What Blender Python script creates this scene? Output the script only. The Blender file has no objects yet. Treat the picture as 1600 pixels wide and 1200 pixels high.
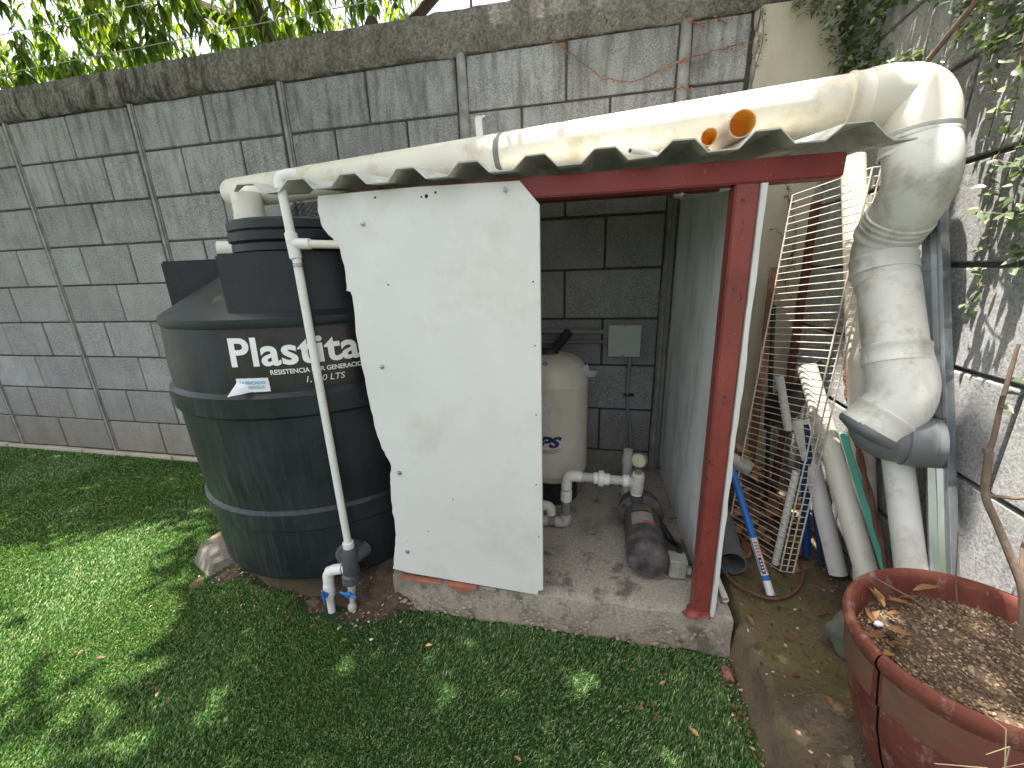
import bpy, bmesh, math, random
import numpy as np
from mathutils import Vector, Matrix, noise as mnoise
R = math.radians
random.seed(7); np.random.seed(7)
C = bpy.context.scene.collection
scene = bpy.context.scene

# ------------------------------------------------------------ camera
cam_d = bpy.data.cameras.new('camera'); cam = bpy.data.objects.new('camera', cam_d); C.objects.link(cam)
F_PX, YAW, PITCH, ROLL = 601.7902, -0.208716, 0.279691, -0.03153
fw = Vector((math.sin(YAW)*math.cos(PITCH), math.cos(YAW)*math.cos(PITCH), -math.sin(PITCH)))
rt = Vector((math.cos(YAW), -math.sin(YAW), 0)); up = rt.cross(fw)
rt2 = rt*math.cos(ROLL)+up*math.sin(ROLL); up2 = -rt*math.sin(ROLL)+up*math.cos(ROLL)
M = Matrix(((rt2.x, up2.x, -fw.x), (rt2.y, up2.y, -fw.y), (rt2.z, up2.z, -fw.z))).to_4x4()
M.translation = Vector((4.4810, -2.5673, 1.5283))
cam.matrix_world = M
cam_d.sensor_width = 36; cam_d.lens = F_PX/1600*36; cam_d.clip_start = .02; cam_d.clip_end = 500
scene.camera = cam

# ------------------------------------------------------------ light
SUN = Vector((-0.215, 0.035, 0.975)).normalized()
w = bpy.data.worlds.new('World'); scene.world = w; w.use_nodes = True
nt = w.node_tree; nt.nodes.clear()
sky = nt.nodes.new('ShaderNodeTexSky'); sky.sky_type = 'NISHITA'; sky.sun_disc = False
sky.sun_elevation = math.asin(SUN.z); sky.sun_rotation = math.atan2(SUN.x, SUN.y)
sky.air_density = .75; sky.dust_density = 5.0; sky.ozone_density = .35
bg = nt.nodes.new('ShaderNodeBackground'); bg.inputs[1].default_value = 0.13
wo = nt.nodes.new('ShaderNodeOutputWorld')
hs = nt.nodes.new('ShaderNodeHueSaturation'); hs.inputs['Saturation'].default_value = .45
nt.links.new(sky.outputs[0], hs.inputs['Color']); nt.links.new(hs.outputs[0], bg.inputs[0]); nt.links.new(bg.outputs[0], wo.inputs[0])
sd = bpy.data.lights.new('sun', 'SUN'); sd.energy = 5.0; sd.angle = R(0.5); sd.color = (1, .95, .87)
so = bpy.data.objects.new('sun', sd); C.objects.link(so); so.rotation_euler = SUN.to_track_quat('Z', 'Y').to_euler()
so.location = (0, 0, 8)
vs = scene.view_settings; vs.view_transform = 'Standard'; vs.look = 'None'; vs.exposure = 1.98; vs.gamma = 1
vs.use_curve_mapping = False

# ------------------------------------------------------------ materials
def nd(nt, t, **k):
    n = nt.nodes.new(t)
    for a, b in k.items(): setattr(n, a, b)
    return n
def mixc(nt, fac, a, b, mode='MIX'):
    m = nd(nt, 'ShaderNodeMix', data_type='RGBA', blend_type=mode)
    for i, v in ((0, fac), (6, a), (7, b)):
        if hasattr(v, 'is_linked') or isinstance(v, bpy.types.NodeSocket): nt.links.new(v, m.inputs[i])
        elif i == 0: m.inputs[0].default_value = v
        else: m.inputs[i].default_value = (*v, 1)
    return m.outputs[2]
def ramp(nt, src, a, b, va=0., vb=1.):
    r = nd(nt, 'ShaderNodeMapRange'); r.clamp = True
    nt.links.new(src, r.inputs[0])
    for i, v in ((1, a), (2, b), (3, va), (4, vb)): r.inputs[i].default_value = v
    return r.outputs[0]
def noise(nt, scale, detail=4, rough=.55, vec=None, stretch=None):
    if vec is None:
        g = nd(nt, 'ShaderNodeNewGeometry'); vec = g.outputs['Position']
    if stretch:
        m = nd(nt, 'ShaderNodeMapping'); m.inputs['Scale'].default_value = stretch
        nt.links.new(vec, m.inputs[0]); vec = m.outputs[0]
    n = nd(nt, 'ShaderNodeTexNoise'); n.inputs['Scale'].default_value = scale
    n.inputs['Detail'].default_value = detail; n.inputs['Roughness'].default_value = rough
    nt.links.new(vec, n.inputs['Vector'])
    return n.outputs[0]
def math_(nt, op, a, b):
    m = nd(nt, 'ShaderNodeMath', operation=op)
    for i, v in ((0, a), (1, b)):
        if isinstance(v, bpy.types.NodeSocket): nt.links.new(v, m.inputs[i])
        else: m.inputs[i].default_value = v
    return m.outputs[0]
def base_mat(name, rough=.6, metal=0, spec=.5):
    m = bpy.data.materials.new(name); m.use_nodes = True
    b = m.node_tree.nodes['Principled BSDF']; b.inputs['Roughness'].default_value = rough
    b.inputs['Metallic'].default_value = metal; b.inputs['Specular IOR Level'].default_value = spec
    return m, m.node_tree, b
def bump(nt, b, h, dist, strength=.6):
    n = nd(nt, 'ShaderNodeBump'); n.inputs['Distance'].default_value = dist; n.inputs['Strength'].default_value = strength
    nt.links.new(h, n.inputs['Height']); nt.links.new(n.outputs[0], b.inputs['Normal'])
def simple(name, col, rough=.5, metal=0, var=.15, vscale=6, dirt=None, dirt_amt=.5, dscale=9, bmp=0, bscale=80, tint=0, spec=.5, stretch=None, dlo=.5, dhi=.72):
    m, nt, b = base_mat(name, rough, metal, spec)
    c2 = tuple(x*(1-var) for x in col); c1 = tuple(min(1, x*(1+var*.6)) for x in col)
    c = mixc(nt, ramp(nt, noise(nt, vscale), .3, .7), c2, c1)
    if dirt:
        f = ramp(nt, noise(nt, dscale, 7, .68, stretch=stretch), dlo, dhi, 0, dirt_amt)
        c = mixc(nt, f, c, dirt)
    if tint:
        oi = nd(nt, 'ShaderNodeObjectInfo')
        hsv = nd(nt, 'ShaderNodeHueSaturation'); nt.links.new(c, hsv.inputs['Color'])
        nt.links.new(ramp(nt, oi.outputs['Random'], 0, 1, 1-tint, 1+tint), hsv.inputs['Value']); c = hsv.outputs[0]
    nt.links.new(c, b.inputs['Base Color'])
    if bmp: bump(nt, b, noise(nt, bscale, 6, .7), bmp)
    return m
def zpos(nt):
    g = nd(nt, 'ShaderNodeNewGeometry'); s = nd(nt, 'ShaderNodeSeparateXYZ'); nt.links.new(g.outputs['Position'], s.inputs[0]); return s.outputs[2], s.outputs[0], s.outputs[1]

def block_mat():
    m, nt, b = base_mat('concrete_block', .93, 0, .25)
    speck = noise(nt, 105, 5, .85); mid = noise(nt, 38, 4, .75); big = noise(nt, 3.6, 6, .65)
    c = mixc(nt, ramp(nt, speck, .38, .60), (.17, .168, .166), (.59, .583, .572))
    c = mixc(nt, ramp(nt, mid, .35, .7, 0, .4), c, (.34, .34, .345))
    c = mixc(nt, ramp(nt, big, .46, .66, 0, .5), c, (.58, .58, .58))            # pale bloom
    streak = noise(nt, 5, 5, .6, stretch=(3.2, 3.2, .5))
    z, x, y = zpos(nt)
    f = math_(nt, 'MULTIPLY', ramp(nt, streak, .45, .66, 0, .75), ramp(nt, z, 1.7, 2.75, .12, 1))
    c = mixc(nt, f, c, (.115, .105, .09))                                   # run-off stain under the coping
    f2 = math_(nt, 'MULTIPLY', ramp(nt, z, .62, .05, 0, .8), ramp(nt, noise(nt, 3, 4), .3, .65, .45, 1))
    c = mixc(nt, f2, c, (.30, .235, .15))                                   # soil splash near the ground
    oi = nd(nt, 'ShaderNodeObjectInfo'); hsv = nd(nt, 'ShaderNodeHueSaturation'); nt.links.new(c, hsv.inputs['Color'])
    nt.links.new(ramp(nt, oi.outputs['Random'], 0, 1, .88, 1.1), hsv.inputs['Value'])
    nt.links.new(hsv.outputs[0], b.inputs['Base Color'])
    bump(nt, b, math_(nt, 'ADD', speck, math_(nt, 'MULTIPLY', mid, .7)), .014, 1.0)
    return m
def coping_mat():
    m, nt, b = base_mat('weathered_coping', .95, 0, .2)
    a = noise(nt, 60, 7, .75); s = noise(nt, 7, 7, .72, stretch=(2.2, 2.2, .55)); g = noise(nt, 2.5, 4)
    c = mixc(nt, ramp(nt, a, .35, .65), (.15, .135, .118), (.50, .46, .40))
    f = ramp(nt, s, .45, .60, 0, .88)
    z, x, y = zpos(nt)
    f = math_(nt, 'MULTIPLY', f, ramp(nt, x, 3.4, 1.2, .35, 1))
    c = mixc(nt, f, c, (.045, .038, .034))
    c = mixc(nt, ramp(nt, g, .55, .75, 0, .3), c, (.16, .17, .10))
    nt.links.new(c, b.inputs['Base Color']); bump(nt, b, math_(nt, 'ADD', a, noise(nt, 22, 5, .7)), .035, 1.0)
    return m
def slab_mat(name, dark=(.085, .075, .06), light=(.40, .355, .295), moss=.0, spots=.6, side=False):
    m, nt, b = base_mat(name, .92, 0, .25)
    a = noise(nt, 75, 8, .78); g = noise(nt, 8, 6, .7); h = noise(nt, 3.3, 5, .6)
    c = mixc(nt, ramp(nt, a, .34, .66), tuple(x*.5 for x in light), light)
    c = mixc(nt, ramp(nt, g, .54, .64, 0, spots), c, dark)
    c = mixc(nt, ramp(nt, noise(nt, 2.6, 5, .6), .5, .66, 0, spots*.7), c, dark)
    z, x, y = zpos(nt)
    c = mixc(nt, math_(nt, 'MULTIPLY', ramp(nt, z, .19, .0, 0, .55), ramp(nt, noise(nt, 6, 4), .3, .6, .4, 1)), c, (.30, .215, .13))
    if moss: c = mixc(nt, ramp(nt, h, .44, .6, 0, moss), c, (.14, .125, .022))
    nt.links.new(c, b.inputs['Base Color']); bump(nt, b, math_(nt, 'ADD', a, g), .018, .8)
    return m
def rand_leaf(name, stops, rough=.45, trans=.35, obj=False, tcol=None):
    m, nt, b = base_mat(name, rough, 0, .5)
    r = nd(nt, 'ShaderNodeValToRGB')
    while len(r.color_ramp.elements) < len(stops): r.color_ramp.elements.new(.5)
    for e, (p, c) in zip(r.color_ramp.elements, stops): e.position = p; e.color = (*c, 1)
    if obj: src = nd(nt, 'ShaderNodeObjectInfo').outputs['Random']
    else: src = nd(nt, 'ShaderNodeNewGeometry').outputs['Random Per Island']
    nt.links.new(src, r.inputs[0]); nt.links.new(r.outputs[0], b.inputs['Base Color'])
    if trans:
        t = nd(nt, 'ShaderNodeBsdfTranslucent'); mx = nd(nt, 'ShaderNodeMixShader'); mx.inputs[0].default_value = trans
        hs = nd(nt, 'ShaderNodeMix', data_type='RGBA', blend_type='MULTIPLY'); hs.inputs[0].default_value = 1
        nt.links.new(r.outputs[0], hs.inputs[6]); hs.inputs[7].default_value = (*(tcol or (2.2, 2.1, .8)), 1)
        nt.links.new(hs.outputs[2], t.inputs[0]); nt.links.new(b.outputs[0], mx.inputs[1]); nt.links.new(t.outputs[0], mx.inputs[2])
        nt.links.new(mx.outputs[0], nt.nodes['Material Output'].inputs[0])
    return m
def tank_mat():
    m, nt, b = base_mat('black_polyethylene', .46, 0, .32)
    z, x, y = zpos(nt)
    st = noise(nt, 34, 6, .7, stretch=(1.6, 1.6, .07)); g = noise(nt, 5, 5); fine = noise(nt, 120, 5, .7)
    c = mixc(nt, ramp(nt, g, .35, .7), (.014, .017, .021), (.023, .028, .034))
    f = math_(nt, 'MULTIPLY', ramp(nt, st, .46, .72, 0, .5), ramp(nt, z, 1.35, .6, .12, 1))
    f = math_(nt, 'MULTIPLY', f, ramp(nt, x, 3.35, 2.75, .12, 1))
    c = mixc(nt, f, c, (.13, .155, .14))
    c = mixc(nt, ramp(nt, fine, .60, .70, 0, .35), c, (.13, .13, .12))
    nt.links.new(c, b.inputs['Base Color'])
    nt.links.new(ramp(nt, g, .3, .7, .32, .52), b.inputs['Roughness'])
    bump(nt, b, noise(nt, 9, 3), .006, .25)
    return m
def paint_mat(name, col, chip, rust=(.05, .022, .014)):
    m, nt, b = base_mat(name, .5, 0, .4)
    a = noise(nt, 46, 10, .8, stretch=(1, 1, .55)); g = noise(nt, 5, 5)
    c = mixc(nt, ramp(nt, g, .3, .7), tuple(x*.8 for x in col), tuple(x*1.12 for x in col))
    c = mixc(nt, ramp(nt, a, chip, chip+.05, 0, .95), c, rust)
    c = mixc(nt, ramp(nt, noise(nt, 60, 6), .64, .7, 0, .35), c, (.28, .2, .17))
    nt.links.new(c, b.inputs['Base Color']); nt.links.new(ramp(nt, a, chip, chip+.05, .42, .85), b.inputs['Roughness'])
    bump(nt, b, a, .002, .4)
    return m

MT = {}
MT['block'] = block_mat(); MT['coping'] = coping_mat()
MT['mortar'] = simple('dark_mortar', (.085, .078, .07), .95, var=.4, vscale=30, bmp=.006, bscale=120)
MT['mortar_lt'] = simple('pale_mortar', (.28, .270, .255), .92, var=.3, vscale=14, dirt=(.12, .10, .085), dirt_amt=.6, bmp=.006, bscale=90)
MT['plaster'] = simple('cream_plaster', (.47, .425, .325), .88, var=.15, vscale=3, dirt=(.30, .25, .2), dirt_amt=.6, dscale=5, bmp=.004, bscale=60, stretch=(1.5, 1.5, .35))
MT['slab'] = slab_mat('rough_concrete', light=(.64, .57, .47), spots=.7)
MT['kerb'] = slab_mat('mossy_concrete', (.045, .030, .019), (.27, .205, .145), .5, .85)
MT['footing'] = slab_mat('dark_footing', (.025, .018, .012), (.075, .058, .042), .4, .8)
MT['soil'] = simple('dark_soil', (.085, .055, .036), .97, var=.5, vscale=25, dirt=(.16, .12, .08), dirt_amt=.7, bmp=.02, bscale=60)
MT['ground'] = simple('rough_lawn_ground', (.075, .085, .055), .97, var=.35, vscale=3, bmp=.02, bscale=40)
MT['turf_back'] = simple('turf_backing', (.012, .035, .010), .95, var=.35, vscale=60)
MT['tank'] = tank_mat()
MT['label_black'] = simple('black_label', (.013, .011, .012), .3, var=.3, dirt=(.07, .05, .045), dirt_amt=.35, dscale=14)
MT['print_white'] = simple('white_print', (.78, .78, .77), .4, var=.06, vscale=20, dirt=(.25, .24, .22), dirt_amt=.8, dscale=18, dlo=.60, dhi=.68)
MT['sticker'] = simple('white_sticker', (.74, .76, .78), .4, var=.05)
MT['print_blue'] = simple('faded_blue_print', (.16, .38, .62), .5)
MT['board'] = simple('fibre_cement_board', (.70, .70, .665), .62, var=.06, vscale=3, dirt=(.42, .40, .30), dirt_amt=.45, dscale=4.5, bmp=.0015, bscale=40, dlo=.5, dhi=.8)
MT['board_edge'] = simple('board_edge', (.66, .64, .58), .8, var=.15, vscale=20, dirt=(.3, .26, .2), dirt_amt=.5, dscale=20)
MT['inner_board'] = simple('inner_board', (.70, .72, .69), .75, var=.12, vscale=4, dirt=(.16, .17, .15), dirt_amt=.55, dscale=5, stretch=(1, 2, .4))
MT['red'] = paint_mat('red_paint', (.205, .024, .018), .66)
MT['dark_rust'] = simple('dark_red_rust', (.075, .022, .018), .85, var=.4, vscale=20, bmp=.003)
MT['red_post'] = paint_mat('worn_red_paint', (.225, .050, .038), .575)
MT['roof'] = simple('weathered_roof_sheet', (.54, .54, .49), .75, var=.18, vscale=8, dirt=(.12, .115, .095), dirt_amt=.6, dscale=9, bmp=.002, bscale=60)
MT['pvc'] = simple('cream_pvc', (.74, .70, .60), .38, var=.06, vscale=3, dirt=(.46, .33, .16), dirt_amt=.7, dscale=6.5, dlo=.51, dhi=.72)
MT['pvc_dirty'] = simple('stained_pvc', (.66, .65, .60), .5, var=.1, vscale=4, dirt=(.27, .245, .17), dirt_amt=.75, dscale=9, dlo=.49, dhi=.68, bmp=.0015)
MT['pvc_white'] = simple('white_pvc', (.76, .75, .71), .4, var=.06, vscale=7, dirt=(.34, .31, .24), dirt_amt=.5, dscale=22, dlo=.56, dhi=.74)
MT['pvc_dull'] = simple('dusty_white_pvc', (.50, .49, .46), .55, var=.12, vscale=12, dirt=(.20, .175, .14), dirt_amt=.6, dscale=24)
MT['orange_in'] = rand_leaf('orange_bore', [(0, (.95, .62, .16)), (1, (.95, .62, .16))], .6, .5, tcol=(1.0, 1.0, 1.0))
MT['orange_unused'] = simple('orange_pipe_inside', (.92, .50, .11), .6, var=.12, vscale=30, dirt=(.80, .30, .05), dirt_amt=.5, dscale=30)
MT['orange_skin'] = rand_leaf('thin_pvc', [(0, (.80, .76, .66)), (1, (.80, .76, .66))], .45, .45, tcol=(1.1, .95, .75))
MT['grey_pvc'] = simple('grey_pvc', (.135, .142, .150), .38, var=.1, vscale=10, dirt=(.3, .28, .24), dirt_amt=.3)
MT['dark_fit'] = simple('dark_fitting', (.075, .085, .095), .5, var=.2, vscale=12, dirt=(.25, .24, .21), dirt_amt=.4, dscale=30)
MT['blue'] = simple('blue_plastic', (.015, .15, .46), .35, var=.1, dirt=(.2, .26, .33), dirt_amt=.3, dscale=30)
MT['blue_pipe'] = simple('blue_pipe', (.012, .15, .50), .35, var=.08)
MT['blue_deep'] = simple('deep_blue', (.012, .055, .19), .45)
MT['blue_dark'] = simple('navy_pipe', (.02, .05, .13), .4)
MT['black'] = simple('black_rubber', (.014, .014, .016), .5, dirt=(.1, .09, .08), dirt_amt=.4, dscale=20)
MT['redprint'] = simple('red_print', (.55, .05, .05), .5)
MT['white'] = simple('white_tip', (.72, .72, .70), .5, dirt=(.3, .27, .2), dirt_amt=.5, dscale=30)
MT['ptank'] = simple('cream_enamel', (.64, .60, .50), .33, var=.05, vscale=3, dirt=(.42, .38, .3), dirt_amt=.35)
MT['navy'] = simple('navy_print', (.012, .022, .14), .4)
MT['paper'] = simple('paper_label', (.60, .58, .60), .7, dirt=(.3, .28, .3), dirt_amt=.7, dscale=60)
MT['pump'] = simple('dusty_cast_iron', (.085, .08, .075), .72, var=.25, vscale=14, dirt=(.20, .175, .14), dirt_amt=.75, dscale=12, bmp=.003, bscale=80)
MT['pump_end'] = simple('maroon_end_cap', (.052, .036, .042), .65, var=.5, vscale=12, dirt=(.19, .17, .16), dirt_amt=.75, dscale=10, dlo=.42, dhi=.66)
MT['plate'] = simple('rating_plate', (.33, .30, .26), .5, var=.2, vscale=60, dirt=(.12, .10, .09), dirt_amt=.7, dscale=70)
MT['brass'] = simple('old_brass', (.36, .30, .20), .4, .7, dirt=(.2, .17, .12), dirt_amt=.5)
MT['steel'] = simple('galvanised_steel', (.66, .70, .75), .20, .9, var=.15, vscale=5, dirt=(.42, .42, .42), dirt_amt=.5, dscale=7, stretch=(2, 2, .3))
MT['screw'] = simple('screw_steel', (.42, .42, .40), .35, .8)
MT['hole'] = simple('hole_shade', (.045, .03, .022), .95)  # dark colour stands in for the shade inside holes and the crack
MT['dial'] = simple('dial_face', (.52, .48, .30), .4, var=.1, dirt=(.25, .22, .12), dirt_amt=.4, dscale=60)
MT['box'] = simple('grey_green_box', (.40, .43, .38), .5, var=.06, dirt=(.25, .25, .2), dirt_amt=.3)
MT['junction'] = simple('dusty_pale_box', (.36, .37, .30), .6, var=.12, vscale=20, dirt=(.16, .135, .1), dirt_amt=.75, dscale=25)
MT['conduit'] = simple('grey_conduit', (.22, .22, .20), .6, dirt=(.12, .11, .1), dirt_amt=.5)
MT['rack'] = simple('cream_wire', (.66, .61, .50), .45, var=.1, vscale=30, dirt=(.30, .19, .10), dirt_amt=.7, dscale=26)
MT['rust'] = simple('rusty_steel', (.16, .075, .05), .85, var=.35, vscale=30, bmp=.003)
MT['teal'] = simple('teal_plastic', (.08, .38, .29), .5, dirt=(.2, .3, .25), dirt_amt=.4)
MT['stone'] = simple('grey_stone', (.16, .145, .12), .9, var=.35, vscale=12, dirt=(.36, .19, .07), dirt_amt=.85, dscale=6, bmp=.02, bscale=25)
MT['rock'] = simple('greenish_rock', (.12, .125, .10), .9, var=.3, vscale=20, dirt=(.2, .2, .17), dirt_amt=.5, bmp=.01, bscale=40)
MT['brick'] = simple('red_tile', (.33, .13, .08), .85, var=.25, vscale=20, bmp=.005)
MT['bark'] = simple('pale_bark', (.17, .125, .09), .9, var=.35, vscale=26, dirt=(.36, .29, .22), dirt_amt=.5, dscale=30, bmp=.006, bscale=60)
MT['bark_dark'] = simple('dark_bark', (.085, .055, .042), .95, var=.3, vscale=10, bmp=.02, bscale=20)
MT['twig'] = simple('brown_twig', (.15, .10, .075), .9, var=.3, vscale=30)
MT['straw'] = simple('dry_straw', (.60, .50, .30), .7, var=.25, vscale=30)
MT['wire'] = simple('fence_wire', (.45, .46, .44), .45, .6)
MT['gravel'] = rand_leaf('potting_gravel', [(0, (.055, .035, .02)), (.5, (.15, .10, .058)), (.9, (.23, .165, .10)), (1, (.38, .30, .2))], .9, 0)
MT['chips'] = rand_leaf('litter_chips', [(0, (.045, .025, .016)), (.45, (.12, .065, .035)), (.8, (.30, .20, .11)), (1, (.58, .50, .34))], .85, 0)
MT['dry'] = rand_leaf('dry_leaf', [(0, (.13, .05, .025)), (.5, (.26, .12, .05)), (1, (.38, .25, .11))], .7, .15, obj=True, tcol=(1.2, .9, .5))
MT['dry_isl'] = rand_leaf('dry_leaf_heap', [(0, (.12, .05, .03)), (.5, (.27, .13, .07)), (1, (.45, .27, .12))], .75, .1, tcol=(1.2, .9, .5))
MT['mango'] = rand_leaf('mango_leaf', [(0, (.030, .062, .016)), (.45, (.06, .115, .022)), (.8, (.12, .19, .03)), (1, (.24, .27, .04))], .36, .45, obj=False, tcol=(2.6, 2.5, .55))
MT['mango_obj'] = rand_leaf('mango_leaf_near', [(0, (.030, .062, .016)), (.45, (.06, .115, .022)), (.8, (.12, .19, .03)), (1, (.24, .27, .04))], .36, .45, obj=True, tcol=(2.6, 2.5, .55))
MT['ivy'] = rand_leaf('fig_leaf', [(0, (.03, .055, .022)), (.5, (.06, .095, .042)), (.9, (.11, .155, .07)), (1, (.24, .27, .07))], .38, .15, tcol=(1.8, 1.9, .7))
MT['ivy_obj'] = rand_leaf('fig_leaf_near', [(0, (.05, .08, .035)), (.5, (.10, .14, .065)), (.9, (.17, .21, .11)), (1, (.24, .27, .09))], .30, .15, obj=True, tcol=(1.8, 1.9, .7))
MT['ivy_red'] = rand_leaf('reddened_fig_leaf', [(0, (.22, .06, .035)), (.6, (.36, .13, .05)), (1, (.42, .22, .07))], .6, .15, tcol=(1.5, .9, .4))
MT['turf'] = rand_leaf('turf_blade', [(0, (.030, .100, .018)), (.45, (.060, .165, .034)), (.72, (.15, .265, .085)), (.88, (.34, .41, .19)), (1, (.50, .50, .30))], .38, .25, tcol=(1.5, 1.6, .7))

def pot_mat():
    m, nt, b = base_mat('old_terracotta', .85, 0, .25)
    a = noise(nt, 14, 8, .72); g = noise(nt, 6, 7, .7); fl = noise(nt, 30, 6, .7, stretch=(1, 1, .5))
    c = mixc(nt, ramp(nt, g, .35, .65), (.115, .030, .022), (.19, .062, .042))
    c = mixc(nt, ramp(nt, a, .54, .64, 0, .6), c, (.22, .125, .075))
    c = mixc(nt, ramp(nt, fl, .56, .68, 0, .55), c, (.36, .27, .26))
    nt.links.new(c, b.inputs['Base Color']); bump(nt, b, a, .004, .6)
    return m
MT['pot'] = pot_mat()
def pot_base():
    return simple('bare_pot_band', (.155, .088, .050), .85, var=.35, vscale=9, dirt=(.17, .052, .037), dirt_amt=.95, dscale=7, dlo=.40, dhi=.56, bmp=.002)
MT['pot_band'] = pot_base()

# ------------------------------------------------------------ mesh builder
class MB:
    def __init__(s): s.v = []; s.f = []
    def add(s, vs, fs):
        o = len(s.v); s.v += [tuple(p) for p in vs]; s.f += [tuple(i+o for i in f) for f in fs]; return s
    def box(s, lo, hi):
        x0, y0, z0 = lo; x1, y1, z1 = hi
        return s.hexa([(x0,y0,z0),(x1,y0,z0),(x1,y1,z0),(x0,y1,z0),(x0,y0,z1),(x1,y0,z1),(x1,y1,z1),(x0,y1,z1)])
    def hexa(s, p): return s.add(p, [(3,2,1,0),(4,5,6,7),(0,1,5,4),(1,2,6,5),(2,3,7,6),(3,0,4,7)])
    def obox(s, c, size, mat3):
        pts = []
        for dz in (-.5, .5):
            for dx, dy in ((-.5,-.5),(.5,-.5),(.5,.5),(-.5,.5)):
                pts.append(Vector(c)+mat3@Vector((dx*size[0], dy*size[1], dz*size[2])))
        return s.hexa(pts)
    def tube(s, path, rad, n=12, cap=True, hollow=0):
        P = [Vector(p) for p in path]
        if not hasattr(rad, '__len__'): rad = [rad]*len(P)
        T = []
        for i in range(len(P)):
            a = P[max(i-1, 0)]; b = P[min(i+1, len(P)-1)]
            t = (b-a); T.append(t.normalized() if t.length > 1e-9 else (T[-1] if T else Vector((0,0,1))))
        ref = Vector((0,0,1)) if abs(T[0].z) < .9 else Vector((1,0,0))
        u = T[0].cross(ref).normalized(); rings = []
        for i, p in enumerate(P):
            if i: 
                q = T[i-1].rotation_difference(T[i]); u = (q@u)
                u = (u - T[i]*u.dot(T[i])).normalized()
            vv = T[i].cross(u)
            rings.append([p+(u*math.cos(2*math.pi*k/n)+vv*math.sin(2*math.pi*k/n))*rad[i] for k in range(n)])
        vs = [q for r_ in rings for q in r_]; fs = []
        for i in range(len(P)-1):
            for k in range(n):
                fs.append((i*n+k, i*n+(k+1)%n, (i+1)*n+(k+1)%n, (i+1)*n+k))
        if cap and not hollow:
            fs.append(tuple(range(n-1, -1, -1))); fs.append(tuple((len(P)-1)*n+k for k in range(n)))
        s.add(vs, fs)
        return s
    def pipe(s, a, b, ro, ri, n=24):      # open pipe with a real wall
        a = Vector(a); b = Vector(b); t = (b-a).normalized()
        ref = Vector((0,0,1)) if abs(t.z) < .9 else Vector((1,0,0)); u = t.cross(ref).normalized(); v = t.cross(u)
        L = []
        for p, r_ in ((a, ro), (b, ro), (b, ri), (a, ri)):
            L += [p+(u*math.cos(2*math.pi*k/n)+v*math.sin(2*math.pi*k/n))*r_ for k in range(n)]
        fs = []
        for j in range(4):
            for k in range(n):
                j2 = (j+1) % 4; fs.append((j*n+k, j*n+(k+1)%n, j2*n+(k+1)%n, j2*n+k))
        return s.add(L, fs)
    def lathe(s, prof, c=(0,0,0), n=48, a0=0, a1=360, axis=None, caps=False):
        c = Vector(c); full = abs(a1-a0) >= 359.9; m = n if full else n+1
        q = Vector((0,0,1)).rotation_difference(Vector(axis).normalized()) if axis is not None else None
        vs = []
        for r_, z in prof:
            for k in range(m):
                a = R(a0+(a1-a0)*k/n); p = Vector((r_*math.cos(a), r_*math.sin(a), z))
                vs.append(c+(q@p if q else p))
        fs = []
        for i in range(len(prof)-1):
            for k in range(n if full else m-1):
                k2 = (k+1) % m; fs.append((i*m+k, i*m+k2, (i+1)*m+k2, (i+1)*m+k))
        if caps:
            fs.append(tuple(range(m-1, -1, -1))); fs.append(tuple((len(prof)-1)*m+k for k in range(m)))
        return s.add(vs, fs)
    def prism(s, pts, d):                # planar polygon extruded by vector d
        n = len(pts); d = Vector(d); P = [Vector(p) for p in pts]
        fs = [tuple(range(n)), tuple(range(2*n-1, n-1, -1))]+[(i, i+n, (i+1) % n+n, (i+1) % n) for i in range(n)]
        return s.add(P+[p+d for p in P], fs)
    def blob(s, c, r_, seed=0, amp=.25, sub=2, freq=1.4):
        bm = bmesh.new(); bmesh.ops.create_icosphere(bm, subdivisions=sub, radius=1)
        vs = []
        for v in bm.verts:
            k = 1+amp*mnoise.noise(v.co*freq+Vector((seed*3.1, seed*1.7, 0)))*1.6
            vs.append((c[0]+v.co.x*r_[0]*k, c[1]+v.co.y*r_[1]*k, c[2]+v.co.z*r_[2]*k))
        fs = [tuple(v.index for v in f.verts) for f in bm.faces]; bm.free()
        return s.add(vs, fs)
    def build(s, name, mat, parent=None, bevel=0, sharp=35, seg=1, loc=None):
        off = Vector((0,0,0))
        if parent is not None:
            off = parent['_o'] if '_o' in parent.keys() else (0,0,0); off = Vector(off)
        if loc is not None: off = Vector(loc)
        me = bpy.data.meshes.new(name)
        me.from_pydata([(p[0]-off.x, p[1]-off.y, p[2]-off.z) for p in s.v], [], s.f)
        bm = bmesh.new(); bm.from_mesh(me)
        bmesh.ops.recalc_face_normals(bm, faces=bm.faces)
        if bevel:
            ed = [e for e in bm.edges if len(e.link_faces) == 2 and e.calc_face_angle(0) > R(30)]
            bmesh.ops.bevel(bm, geom=ed, offset=bevel, segments=seg, affect='EDGES', clamp_overlap=True)
        bm.to_mesh(me); bm.free()
        me.polygons.foreach_set('use_smooth', [True]*len(me.polygons))
        me.set_sharp_from_angle(angle=R(sharp))
        me.materials.append(mat if not isinstance(mat, str) else MT[mat])
        o = bpy.data.objects.new(name, me); C.objects.link(o)
        if parent is not None: o.parent = parent; o['_o'] = tuple(off)
        else: o.location = off; o['_o'] = tuple(off)
        return o
def thing(name, label, cat, loc=(0,0,0), group=None):
    o = bpy.data.objects.new(name, None); C.objects.link(o); o.location = loc; o.empty_display_size = .1
    o['label'] = label; o['category'] = cat; o['_o'] = tuple(loc)
    if group: o['group'] = group
    return o
def tag(o, label=None, cat=None, group=None, kind=None):
    if label: o['label'] = label
    if cat: o['category'] = cat
    if group: o['group'] = group
    if kind: o['kind'] = kind
    return o
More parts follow.
